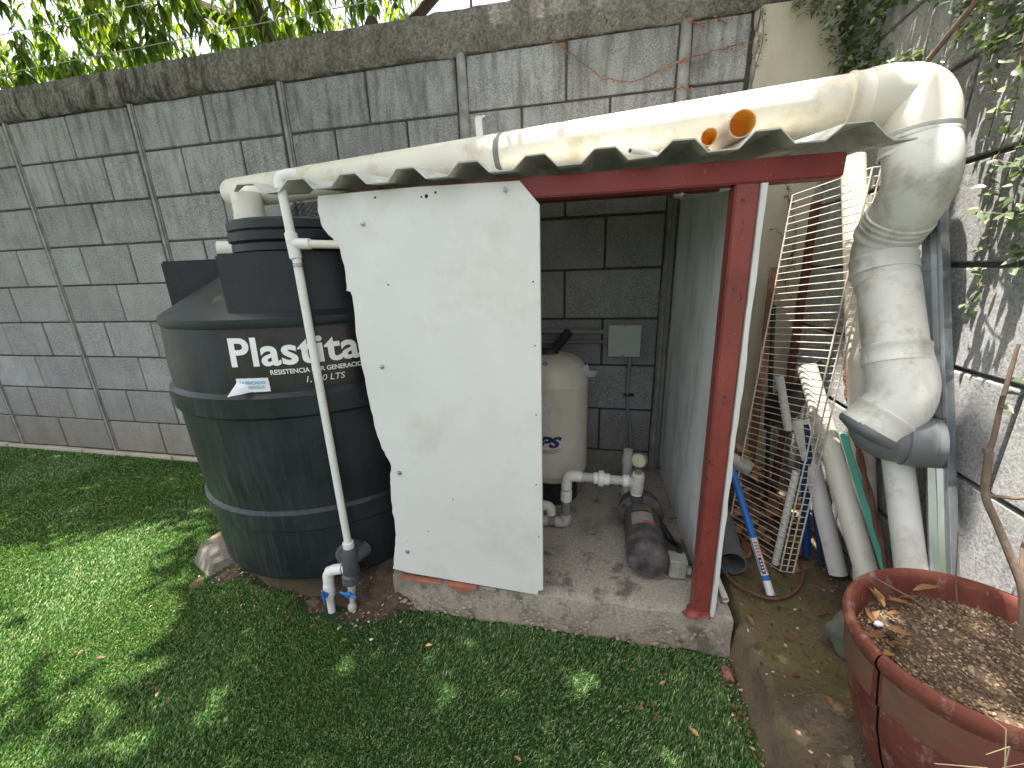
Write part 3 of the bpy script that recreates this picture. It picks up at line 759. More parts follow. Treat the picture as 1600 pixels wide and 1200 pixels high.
# stones and low footing under the tank
def footing():
    f = thing('tank_footing', 'low rough concrete pad under the black tank', 'footing', (3.04, -.7, 0))
    V = []; n = 80; 
    prof = [(.50, .163), (.57, .155), (.60, .07), (.625, -.1)]
    for r_, z in prof:
        for k in range(n):
            a = 2*math.pi*k/n; rr = r_+.03*mnoise.noise(Vector((math.cos(a)*3, math.sin(a)*3, z*8)))+.015*mnoise.noise(Vector((math.cos(a)*11, math.sin(a)*11, z*9)))
            V.append((TC[0]+rr*math.cos(a), TC[1]+rr*math.sin(a), z))
    F = [(i*n+k, i*n+(k+1) % n, (i+1)*n+(k+1) % n, (i+1)*n+k) for i in range(3) for k in range(n)]+[tuple(range(n))]
    MB().add(V, F).build('pad', 'footing', f, sharp=60)
    mb = MB().hexa([(2.30,-1.20,-.05),(2.55,-1.33,-.05),(2.80,-1.10,-.05),(2.45,-.85,-.05),(2.36,-1.13,.13),(2.56,-1.24,.115),(2.74,-1.08,.155),(2.50,-.90,.20)])
    o = mb.build('stone', 'stone', bevel=.010, seg=1, sharp=18); tag(o, 'angular ochre stained stone wedged at the left foot of the tank', 'stone')
    rnd = random.Random(3)
    spec = [((2.52,-1.30,.015),(.06,.045,.04),'small grey stone in front of the ochre stone at the tank foot'),
            ((2.86,-1.315,.025),(.07,.035,.035),'flat brown stone under the front edge of the tank'),
            ((3.04,-1.335,.025),(.06,.03,.032),'second stone along the tank front, right of the flat brown one'),
            ((3.21,-1.315,.03),(.055,.03,.035),'rounded stone at the tank front just left of the valves')]
    for c, r_, lb in spec:
        tag(MB().blob(c, r_, c[0]*9, .30, 3, 1.3).build('stone', 'footing', sharp=40), lb, 'stone', 'stones along the foot of the tank')
footing()
# white float-valve plumbing behind the tank lid
t = thing('overflow_pipe', 'short cream pipe with elbow rising behind the left side of the tank lid', 'pipe', (2.55, -.62, 1.7))
MB().tube([(2.62,-.60,1.99),(2.62,-.60,1.80)], .075, 24).build('riser', 'pvc', t)
MB().lathe([(.079,0),(.079,.05),(.075,.05)], (2.62,-.60,1.83), 24).build('collar', 'pvc', t)
MB().tube([(2.62,-.60,1.86),(2.62,-.605,1.74),(2.59,-.62,1.695),(2.53,-.66,1.69),(2.47,-.70,1.69)], .055, 20).build('elbow', 'pvc', t)
# wire mesh resting over the lid
t = thing('wire_mesh', 'dark wire mesh lying between the tank lid and the long pipe', 'mesh', (3.1, -.8, 1.86))
mb = MB(); O_ = Vector((2.75, -.60, 1.800)); U_ = Vector((1.05, -.10, .0)); V_ = Vector((-.05, .26, .17))
for i in range(19):
    a = O_+V_*(i/18); mb.tube([a, a+U_*.85], .0022, 4)
for i in range(23):
    a = O_+U_*(.85*i/22); mb.tube([a+Vector((0,0,.004)), a+V_+Vector((0,0,.004))], .0022, 4)
mb.build('wires', 'black', t)['kind'] = 'stuff'

# ============================================================ OUTLET STAND PIPE
def standpipe():
    t = thing('vent_pipe', 'slim white upright pipe in front of the black tank', 'pipe', (3.425, -1.275, .3))
    X, Y = 3.425, -1.278
    MB().tube([(X+.012,Y-.01,.375),(X,Y,1.0),(X-.004,Y,1.635)], .0155, 16).build('lower_pipe', 'pvc_white', t)
    MB().tube([(X-.004,Y,1.60),(X-.006,Y,1.605),(X-.010,Y,1.69),(X-.010,Y,1.695)], [.0155,.021,.021,.0155], 16).build('tee', 'pvc_white', t)
    MB().tube([(X-.010,Y,1.69),(X-.015,Y,1.84)], .0155, 16).build('upper_pipe', 'pvc_white', t)
    MB().tube([(X-.015,Y,1.835),(X-.018,Y,1.858),(X-.012,Y+.004,1.872),(X+.012,Y+.016,1.880),(X+.034,Y+.03,1.882)], .020, 16).build('elbow', 'pvc_white', t)
    MB().tube([(X-.004,Y,1.655),(X+.055,Y+.010,1.652)], .019, 16).build('tee_branch', 'pvc_white', t)
    MB().tube([(X+.05,Y+.008,1.652),(X+.20,Y+.078,1.646)], .0145, 16).build('side_pipe', 'pvc', t)
    mb = MB()
    for dz in (0, .006, .012): mb.lathe([(.0165, -.0015), (.019, 0), (.0165, .0015)], (X-.003, Y, 1.575+dz), 16)
    mb.build('wire_tie', 'steel', t)
    # outlet fittings
    v = thing('tank_outlet_valves', 'dark tee with two small blue handled taps at the foot of the white upright pipe', 'valve', (3.44, -1.3, .2))
    MB().tube([(X+.012,Y-.01,.395),(X+.012,Y-.01,.355)], [.024,.024], 16).build('socket', 'pvc_white', v)
    MB().tube([(X+.012,Y-.01,.37),(X+.01,Y-.012,.34),(X+.008,Y-.015,.24),(X+.008,Y-.016,.22)], [.028,.036,.036,.03], 18).build('tee_body', 'dark_fit', v)
    MB().tube([(X+.012,Y-.012,.30),(X+.035,Y+.075,.30)], [.032,.036], 16).build('tank_connector', 'dark_fit', v)
    MB().tube([(X+.008,Y-.016,.235),(X+.006,Y-.017,.23),(X+.004,Y-.018,.19),(X+.003,Y-.019,.185)], [.034,.041,.041,.03], 12).build('union_nut', 'dark_fit', v)
    MB().tube([(X+.003,Y-.02,.19),(X,Y-.024,.14),(X-.004,Y-.028,.07)], [.02,.017,.012], 12).build('tap_body', 'pvc_dull', v)
    MB().tube([(X-.004,Y-.028,.072),(X-.006,Y-.029,.06),(X-.008,Y-.030,.045),(X-.009,Y-.031,.035)], [.013,.020,.020,.016], 14).build('tap_spout', 'pvc_dull', v)
    m = Matrix.Rotation(R(12), 3, 'Y')
    MB().obox((X-.002,Y-.050,.140), (.085,.012,.013), m).obox((X-.002,Y-.050,.140), (.028,.016,.026), m).build('tap_handle', 'blue', v, bevel=.004)
    MB().tube([(X-.002,Y-.02,.140),(X-.002,Y-.046,.140)], .007, 8).build('tap_stem', 'steel', v)
    # branch to the left with ball valve
    MB().tube([(X+.006,Y-.014,.262),(X-.025,Y-.022,.258)], .0235, 16).build('branch_socket', 'pvc_white', v)
    MB().tube([(X-.022,Y-.021,.258),(X-.032,Y-.023,.258)], .0215, 16).build('rubber_ring', 'black', v)
    MB().tube([(X-.030,Y-.023,.258),(X-.068,Y-.032,.254),(X-.088,Y-.037,.246),(X-.096,Y-.040,.228),(X-.098,Y-.042,.195)], [.0235,.0235,.0245,.0245,.0245], 16).build('branch_elbow', 'pvc_white', v)
    MB().tube([(X-.098,Y-.042,.198),(X-.100,Y-.044,.18),(X-.101,Y-.046,.155),(X-.102,Y-.047,.120),(X-.103,Y-.049,.10),(X-.104,Y-.051,.030)], [.020,.024,.026,.024,.0165,.0165], 16).build('ball_valve', 'pvc_white', v)
    MB().tube([(X-.101,Y-.06,.148),(X-.101,Y-.082,.148)], .014, 12).obox((X-.101,Y-.086,.146), (.013,.010,.075), Matrix.Identity(3)).build('valve_handle', 'blue', v, bevel=.003)
standpipe()

# ============================================================ SHED
ROOF_S = .13
def shed():
    t = thing('pump_shed', 'small lean-to pump shed with white board front, red steel frame and ribbed roof', 'shed', (4.3, -.6, .2))
    # front board, left edge cut roughly to follow the tank
    P = [(3.521,1.812),(3.512,1.763),(3.517,1.72),(3.533,1.692),(3.555,1.67),(3.572,1.645),(3.579,1.619),(3.586,1.575),(3.584,1.52),(3.580,1.484),(3.597,1.481),(3.601,1.466),(3.594,1.327),(3.598,1.226),(3.603,1.17),(3.606,1.122),(3.611,1.04),(3.618,.987),(3.626,.90),(3.638,.846),(3.652,.812),(3.668,.78),(3.667,.745),(3.659,.70),(3.656,.667),(3.649,.60),(3.647,.54),(3.652,.48),(3.650,.425),(3.641,.375),(3.633,.338),(3.622,.285),(3.611,.237),(3.700,.225),(3.997,.212),(4.285,.200),(4.287,.222),(4.308,.228),(4.308,1.736),(4.245,1.809),(3.894,1.815)]
    Q = []
    for i, (x_, z_) in enumerate(P):
        Q.append((x_, -1.243, z_))
        if 1 <= i < 32:
            x2, z2 = P[i+1]; mx, mz = (x_+x2)/2, (z_+z2)/2
            Q.append((mx+random.uniform(-.0035, .0035), -1.243, mz))
    b = MB().prism(Q, (0, .010, 0)).build('front_board', 'board', t, bevel=.0012)
    MB().box((4.286,-1.2325,.23),(4.305,-1.20,1.72)).build('edge_batten', 'board_edge', t, bevel=.002)
    for x_, z_ in [(3.684,1.711),(3.688,1.195),(3.706,.738),(3.697,.343),(4.199,1.785)]:
        MB().lathe([(.0095,0),(.0095,.0025),(.0055,.003),(.0055,.0065),(.003,.008),(0,.008)], (x_,-1.243,z_), 12, axis=(0,-1,0)).build('bolt', 'screw', b)
    for x_, z_, r_ in [(3.742,1.792,.004),(3.753,1.502,.0035),(3.929,1.784,.0065),(3.911,1.783,.0035),(3.962,1.793,.004),(4.284,1.499,.003),(4.287,1.282,.0028),(4.284,.732,.003),(4.292,.494,.003),(4.288,1.023,.0028),(3.809,.461,.003),(3.934,.632,.003),(3.70,.40,.0025)]:
        MB().lathe([(r_,0),(r_*.9,.0006),(0,.0008)], (x_,-1.2432,z_), 10, axis=(0,-1,0)).build('nail_hole', 'hole', b)  # flat dark disc drawn as the shade inside a hole
    # red frame (steel box section)
    MB().box((3.60,-1.230,1.757),(5.150,-1.170,1.820)).build('top_beam', 'red', t, bevel=.004, seg=2)
    MB().hexa([(4.906,-1.232,.200),(4.965,-1.232,.200),(4.965,-1.172,.200),(4.906,-1.172,.200),(4.878,-1.232,1.7555),(4.942,-1.232,1.7555),(4.942,-1.172,1.7555),(4.878,-1.172,1.7555)]).build('post', 'red_post', t, bevel=.004, seg=2)
    MB().blob((4.925,-1.225,.205),(.055,.035,.012), 3, .5, 2).build('post_foot', 'red_post', t)
    MB().box((3.66,-1.228,.225),(3.72,-1.170,1.7565)).build('post', 'red', t, bevel=.004)
    MB().box((3.62,-.06,1.93),(5.15,-.015,1.985)).build('rear_beam', 'red', t, bevel=.004)
    # side board
    MB().hexa([(4.9685,-1.236,.203),(4.980,-1.236,.203),(4.968,-.016,.203),(4.956,-.016,.203),(4.9455,-1.236,1.754),(4.9575,-1.236,1.754),(4.968,-.016,1.90),(4.956,-.016,1.90)]).build('side_board', 'inner_board', t, bevel=.001)
    Q = []
    for i in range(31):
        z_ = .203+1.551*i/30; Q.append((4.9805-.0226*i/30+random.uniform(0,.005), z_))
    pts = [(x_, -1.2375, z_) for x_, z_ in Q]+[(x_-.0135, -1.2375, z_) for x_, z_ in reversed(Q)]
    MB().prism(pts, (0, .03, 0)).build('board_edge_strip', 'board', t)
    # roof
    crest = [3.285,3.484,3.683,3.887,4.095,4.303,4.504,4.714,4.922,5.128]
    xs = []; 
    for i, c in enumerate(crest):
        hz = .034 + (.004 if i == 8 else 0)
        zb = 1.8265+.0065*(c-3.3)
        for dx, h in ((-.066, 0), (-.029, hz), (.029, hz), (.066, 0)):
            if i == 0 and dx == -.066: xs.append((c-.050, zb+.014)); continue
            xs.append((c+dx, zb+h))
    xs.append((5.215, 1.826)); xs.append((5.262, 1.824))
    yf = -1.298; n = len(xs); V = []; ny = 12
    for j in range(ny+1):
        for i, (x_, z_) in enumerate(xs):
            lim = -.02 if x_ > 3.60 else (-1.285+.27*max(0, (x_-3.235))/.36)
            if x_ > 5.23: lim = -1.22
            elif x_ > 5.18: lim = -.75
            y_ = yf+(lim-yf)*j/ny+ (.004*math.sin(x_*40) if j == 0 else 0)
            V.append((x_, y_, z_+ROOF_S*(y_+1.28)+.0015*mnoise.noise(Vector((x_*5, y_*5, 2)))))
    m = len(V); V += [(a, b_, c-.004) for a, b_, c in V]; F = []
    for j in range(ny):
        for i in range(n-1):
            a = j*n+i; F += [(a, a+1, a+1+n, a+n), (m+a+n, m+a+1+n, m+a+1, m+a)]
    for i in range(n-1): F += [(i+1, i, m+i, m+i+1), (ny*n+i, ny*n+i+1, m+ny*n+i+1, m+ny*n+i)]
    for j in range(ny): F += [(j*n, (j+1)*n, m+(j+1)*n, m+j*n), ((j+1)*n+n-1, j*n+n-1, m+j*n+n-1, m+(j+1)*n+n-1)]
    MB().add(V, F).build('roof_sheet', 'roof', t, sharp=20)
shed()
# things lying on the roof
def roof_pipe(c, d, L, ro, label):
    c = Vector(c); d = Vector(d).normalized()
    t = thing('pipe_offcut', label, 'pipe', tuple(c), 'cut pipes lying on the shed roof')
    MB().pipe(c, c+d*L, ro, ro-.0022, 28).build('pipe', 'orange_skin', t, sharp=60)
    MB().lathe([(ro-.0026, .004), (ro-.0026, L*.9)], c, 28, axis=d).build('bore', 'orange_in', t)
    MB().lathe([(ro-.0027, L*.4), (0, L*.4)], c, 20, axis=d).build('bore_end', 'orange_in', t)
roof_pipe((4.787,-1.262,1.8765), (.06,1,.14), .30, .0225, 'smaller of two cut cream pipes with orange bore on the roof edge')
roof_pipe((4.868,-1.262,1.901), (.06,1,.14), .30, .034, 'larger of two cut cream pipes with orange bore on the roof edge')
t = thing('thin_tube', 'very thin white tube with dark end lying in a roof valley', 'tube', (4.58,-1.28,1.85))
MB().tube([(4.575,-1.285,1.8535),(4.66,-1.15,1.872)], .0075, 10).build('tube', 'pvc_white', t)
MB().lathe([(.0050,.0008),(0,.0008)], (4.575,-1.285,1.8535), 10, axis=(-.53,-.84,-.11)).build('bore', 'blue_dark', t)

# ============================================================ BIG RAINWATER PIPE
def elbowed(path, r_, n=28):
    # Catmull-Rom resample for smooth bends
    P = [Vector(p) for p in path]; out = []
    for i in range(len(P)-1):
        p0 = P[max(i-1, 0)]; p1 = P[i]; p2 = P[i+1]; p3 = P[min(i+2, len(P)-1)]
        for k in range(5):
            s = k/5; out.append(.5*((2*p1)+(-p0+p2)*s+(2*p0-5*p1+4*p2-p3)*s*s+(-p0+3*p1-3*p2+p3)*s**3))
    out.append(P[-1]); return MB().tube(out, r_, n)
def big_pipe():
    t = thing('drain_pipe', 'thick cream drain pipe running over the shed roof and down the right wall', 'pipe', (4.5, -.8, 2.02))
    A = Vector((2.42, -.462, 2.024)); B = Vector((5.335, -.938, 2.024)); d = (B-A).normalized()
    MB().tube([A-d*.0, A+d*.02, B], [.079, .08, .08], 40).build('long_pipe', 'pvc', t, sharp=50)
    MB().lathe([(.08,0),(.079,.012),(.071,.03),(.055,.044),(.03,.053),(0,.056)], A+d*.002, 40, axis=-d).build('end_cap', 'pvc', t)
    s = A+d*1.685
    MB().lathe([(.0805,-.012),(.0825,-.012),(.0825,.012),(.0805,.012)], s, 40, axis=d).build('strap_band', 'grey_pvc', t)
    # first elbow
    def ring(p, ax, r0=.080, w_=.055, bead=.0055, name='socket', mat='pvc_dirty'):
        MB().lathe([(r0,0),(r0+bead,.003),(r0+bead,.012),(r0+.003,.016),(r0+.003,w_-.016),(r0+bead,w_-.012),(r0+bead,w_-.003),(r0,w_)], p, 40, axis=ax).build(name, mat, t, sharp=40)
    ring(B-d*.075, d, .080, .07, name='socket', mat='pvc')
    elbowed([B-d*.02, B+d*.04, (5.428,-.957,2.008), (5.447,-.980,1.965), (5.449,-1.000,1.91), (5.449,-1.010,1.86)], .086, 36).build('top_elbow', 'pvc', t, sharp=60)
    ring(Vector((5.449,-1.001,1.905)), (0,-.12,-1), .0865, .030); ring(Vector((5.449,-1.006,1.872)), (0,-.05,-1), .0875, .035)
    elbowed([(5.449,-1.010,1.865),(5.449,-1.034,1.81),(5.449,-1.043,1.755),(5.448,-1.018,1.69),(5.446,-.975,1.635),(5.445,-.955,1.60)], .0885, 36).build('second_elbow', 'pvc_dirty', t, sharp=60)
    ring(Vector((5.447,-1.003,1.668)), (0,.62,-.78), .0875, .026); ring(Vector((5.446,-.982,1.640)), (0,.60,-.80), .0865, .040)
    elbowed([(5.446,-.965,1.615),(5.445,-.955,1.57),(5.445,-.972,1.51),(5.445,-1.010,1.455)], .0835, 36).build('third_elbow', 'pvc_dirty', t, sharp=60)
    ring(Vector((5.445,-.963,1.540)), (0,-.38,-.92), .084, .060)
    MB().tube([(5.445,-1.01,1.468),(5.445,-1.132,1.225)], .080, 36).build('down_pipe', 'pvc_dirty', t, sharp=60)
    ring(Vector((5.445,-1.112,1.265)), (0,-.45,-.9), .081, .065)
    elbowed([(5.445,-1.132,1.225),(5.452,-1.168,1.16),(5.444,-1.186,1.10),(5.420,-1.188,1.050),(5.398,-1.188,1.018)], .084, 36).build('bottom_elbow', 'pvc_dirty', t, sharp=60)
    MB().lathe([(.083,-.045),(.0885,-.042),(.0885,-.034),(.0860,-.030),(.0870,.018),(.0895,.022),(.0895,.030),(.080,.032)], (5.398,-1.188,1.020), 40, axis=(-.58,-.01,-.81)).build('socket', 'pvc_dirty', t, sharp=40)
    MB().lathe([(.080,.018),(.0915,.020),(.0925,.026),(.0925,.036),(.086,.046),(.06,.056),(0,.060)], (5.400,-1.189,1.022), 40, axis=(-.50,.02,-.86)).build('grey_socket', 'grey_pvc', t, sharp=50)
    elbowed([(5.406,-1.189,1.010),(5.412,-1.194,.994),(5.445,-1.205,.982),(5.500,-1.222,.980),(5.540,-1.235,.982)], .0770, 36).build('grey_outlet', 'grey_pvc', t, sharp=50)
    MB().lathe([(.0775,0),(.0815,.002),(.0815,.060),(.0775,.062)], (5.458,-1.210,.981), 36, axis=(.96,-.28,.02)).build('grey_collar', 'grey_pvc', t)
big_pipe()
t = thing('plastic_bracket', 'small white perforated strap standing above the long pipe', 'bracket', (3.98,-.72,2.1))
MB().prism([(3.966,-.72,2.095),(3.996,-.72,2.095),(3.992,-.72,2.170),(3.998,-.72,2.181),(3.969,-.72,2.186),(3.962,-.72,2.172)], (0,.006,0)).build('strap', 'pvc_white', t, bevel=.0015)
MB().prism([(3.968,-.72,2.180),(3.998,-.72,2.178),(4.003,-.69,2.188),(3.973,-.69,2.190)], (0,0,.005)).build('tab', 'pvc_white', t, bevel=.001)
MB().lathe([(.006,0),(.006,.001),(0,.001)], (3.985,-.706,2.1890), 10, axis=(0,0,1)).build('hole', 'hole', t)  # dark disc in place of a shaded hole

# ============================================================ INSIDE THE SHED
def pressure_tank():
    cx, cy = 4.27, -.42
    t = thing('pressure_tank', 'cream steel pressure tank half hidden behind the white front board', 'pressure tank', (cx, cy, .2))
    prof = [(0,.345),(.13,.348),(.185,.362),(.197,.385),(.200,.405),(.2015,.408),(.200,.412),(.200,.925),(.2012,.928),(.200,.932),(.199,.96),(.190,1.00),(.165,1.045),(.12,1.075),(.06,1.088),(0,1.09)]
    b = MB().lathe(prof, (cx, cy, 0), 56).build('shell', 'ptank', t, sharp=40)
    MB().lathe([(0,.20),(.150,.20),(.145,.35)], (cx, cy, 0), 32).build('stand', 'black', t)
    MB().lathe([(.0,1.088),(.055,1.088),(.05,1.112),(0,1.118)], (cx-.02, cy, 0), 20).build('top_cap', 'black', t)
    rf = lambda z: .200
    text_on_cyl('lettering', 'PS', (cx, cy), rf, -108, -70.5, .598, .062, b, 'navy', bold=.05, shear=.35, lift=.0015)
    for dz, w_ in ((0, .0022), (-.010, .0015), (-.017, .0013)):
        V = []; n = 16
        for i in range(n+1):
            a = -104+32*i/n; zz = .572+dz+.018*((i/n)**2); rr = .2018
            for q in (-w_, w_): V.append((cx+rr*math.cos(R(a)), cy+rr*math.sin(R(a)), zz+q*(1-i/n*.6)))
        MB().add(V, [(2*i, 2*i+2, 2*i+3, 2*i+1) for i in range(n)]).build('swoosh', 'navy' if dz == 0 else 'dark_fit', b)
    V = []; n = 8
    for i in range(n+1):
        a = -106+18*i/n
        for zz in (.70, .885): V.append((cx+.2022*math.cos(R(a)), cy+.2022*math.sin(R(a)), zz+.006*i/n))
    MB().add(V, [(2*i, 2*i+2, 2*i+3, 2*i+1) for i in range(n)]).build('data_label', 'paper', b)
    V = []
    for i in range(9):
        a = -101+5*math.cos(i*math.pi/4); zz = 1.058+.006*math.sin(i*math.pi/4); V.append((a, zz))
    mb = MB(); pts = []
    for (a, zz) in V: 
        r_ = .155+(1.058-zz)*.9; pts.append((cx+r_*math.cos(R(a)), cy+r_*math.sin(R(a)), zz+.002))
    mb.tube(pts, .003, 6).build('blue_mark', 'blue', b)
    # torn sheet on the shoulder
    V = [(4.428,-.50,1.012),(4.462,-.47,1.040),(4.475,-.45,.995),(4.52,-.42,.985),(4.50,-.47,.965),(4.46,-.50,.975)]
    MB().add(V, [(0,1,2),(0,2,5),(2,3,4),(2,4,5)]).build('torn_tag', 'paper', t)
pressure_tank()
def pump():
    t = thing('water_pump', 'dusty dark electric pump motor lying on the shed slab with maroon end cap', 'pump', (4.73, -.9, .2))
    ax = Vector((-.015, -1, -.02)).normalized(); c0 = Vector((4.752,-.765,.308))
    MB().lathe([(0,-.01),(.074,-.01),(.084,.0),(.086,.02),(.086,.215),(.0885,.222),(.0885,.235),(.086,.240),(.086,.262)], c0, 36, axis=ax).build('motor_body', 'pump', t)
    MB().lathe([(.0865,.262),(.0895,.268),(.0895,.305),(.080,.325),(.054,.336),(0,.339)], c0, 36, axis=ax).build('end_cap', 'pump_end', t)
    MB().lathe([(0,-.135),(.05,-.135),(.085,-.12),(.104,-.09),(.108,-.055),(.104,-.045),(.112,-.040),(.114,-.020),(.104,-.012),(.082,.004)], c0, 40, axis=ax).build('volute', 'pump', t)
    for a in (30, 150, 210, 330):
        q = c0+Vector((math.cos(R(a))*.098, .01, math.sin(R(a))*.098)); MB().tube([q+ax*-.03, q+ax*.03], .009, 8).build('flange_bolt', 'pump', t)
    for dx in (-.05, .05): MB().box((4.752+dx-.012, -.98, .2015), (4.752+dx+.012, -.86, .245)).build('foot', 'pump', t, bevel=.003)
    # rating plates
    def plate(s0, s1, a0, a1, mat, nm='rating_plate'):
        u = ax.cross(Vector((0,0,1))).normalized(); v = u.cross(ax); V = []; n = 10
        for s in (s0, s1):
            for i in range(n+1):
                a = R(a0+(a1-a0)*i/n); V.append(c0+ax*s+(u*math.cos(a)+v*math.sin(a))*.0875)
        return MB().add(V, [(i, i+1, n+2+i, n+1+i) for i in range(n)]).build(nm, mat, t)
    plate(.015, .065, 58, 118, 'brass'); plate(.078, .165, 50, 118, 'plate'); plate(.150, .164, 84, 117, 'redprint', 'red_strip')
    # riser, tee and gauge
    x, y = 4.722, -.775
    MB().tube([(x+.008,y+.03,.395),(x+.004,y+.01,.425),(x,y,.445)], [.034,.030,.026], 16).build('discharge_neck', 'pump', t)
    MB().tube([(x,y,.445),(x,y,.458)], [.029,.029], 16).tube([(x+.003,y,.548),(x+.003,y,.560)], .027, 16).build('thread_tape', 'white', t)
    MB().tube([(x,y,.455),(x,y,.465),(x+.003,y,.545),(x+.003,y,.552)], [.030,.0315,.0315,.028], 18).tube([(x,y,.505),(x-.045,y,.508)], .027, 16).build('tee', 'pvc_dull', t)
    MB().tube([(x+.003,y,.555),(x+.003,y,.585)], [.018,.012], 6).build('gauge_stem', 'brass', t)
    gx = Vector((-.45,-.85,.15)).normalized(); g = Vector((x+.004,y,.632))
    G = MB().lathe([(0,-.016),(.034,-.016),(.038,-.012),(.038,.010),(.035,.014),(.032,.010)], g, 28, axis=gx).build('gauge', 'screw', t)
    MB().lathe([(.0325,.010),(0,.010)], g, 28, axis=gx).build('dial', 'dial', G)
    u = Vector((0,0,1)).cross(gx).normalized(); v = gx.cross(u)
    p0 = g+gx*.0108; mb = MB()
    mb.add([p0-u*.0012, p0+u*.0012, p0-u*.014+v*.014], [(0,1,2)])
    for i in range(11):
        a = R(220-26*i); q = u*math.cos(a)+v*math.sin(a); w_ = q.cross(gx)*.0006
        mb.add([p0+q*.025-w_, p0+q*.029-w_, p0+q*.029+w_, p0+q*.025+w_], [(0,1,2,3)])
    mb.build('dial_marks', 'black', G)
    # rear suction riser
    MB().tube([(4.69,-.60,.30),(4.69,-.60,.60)], .024, 14).tube([(4.69,-.60,.52),(4.69,-.60,.56)], .029, 14).build('suction_riser', 'pvc_dull', t)
    MB().tube([(4.69,-.60,.40),(4.70,-.68,.36)], .026, 14).build('suction_elbow', 'pvc_dull', t)
pump()
def pvc_run():
    y = -.765
    t = thing('pvc_pipework', 'dull white jointed pvc pipe run between the pressure tank and the pump', 'pipe', (4.37, y, .2))
    MB().tube([(4.685,y,.508),(4.655,y,.508)], [.031,.031], 16).build('adapter', 'pvc_white', t)
    MB().tube([(4.66,y,.508),(4.58,y,.509)], .0235, 16).build('pipe', 'pvc_dull', t)
    mb = MB().tube([(4.592,y,.509),(4.588,y,.509),(4.512,y,.511),(4.508,y,.511)], [.024,.030,.030,.024], 18); mb.build('union', 'pvc_white', t)
    mb = MB()
    mb.tube([(4.562,y,.510),(4.560,y,.510),(4.536,y,.511),(4.534,y,.511)], [.030,.040,.040,.030], 16)
    mb.build('union_nut', 'pvc_white', t, sharp=20)
    MB().tube([(4.51,y,.511),(4.44,y,.512)], .0235, 16).build('pipe', 'pvc_dull', t)
    elbowed([(4.45,y,.512),(4.405,y,.513),(4.382,y,.505),(4.374,y,.482),(4.373,y,.440)], .0285, 16).build('elbow', 'pvc_white', t)
    MB().tube([(4.373,y,.432),(4.373,y,.425),(4.372,y,.370),(4.372,y,.364)], [.026,.030,.030,.024], 16).build('coupling', 'pvc_white', t)
    MB().tube([(4.372,y,.37),(4.371,y,.272)], .0235, 16).build('pipe', 'conduit', t)
    elbowed([(4.371,y,.285),(4.371,y,.250),(4.365,y,.236),(4.345,y,.231),(4.315,y,.231)], .0285, 16).build('elbow', 'pvc_dull', t)
    MB().tube([(4.32,y,.231),(4.27,y,.231)], .0235, 16).build('pipe', 'conduit', t)
    MB().tube([(4.275,y,.231),(4.22,y,.231)], .0285, 16).build('coupling', 'pvc_dull', t)
    elbowed([(4.23,y+.02,.31),(4.262,y+.02,.31),(4.285,y+.02,.30),(4.290,y+.02,.262)], .026, 14).build('elbow', 'pvc_white', t)
pvc_run()
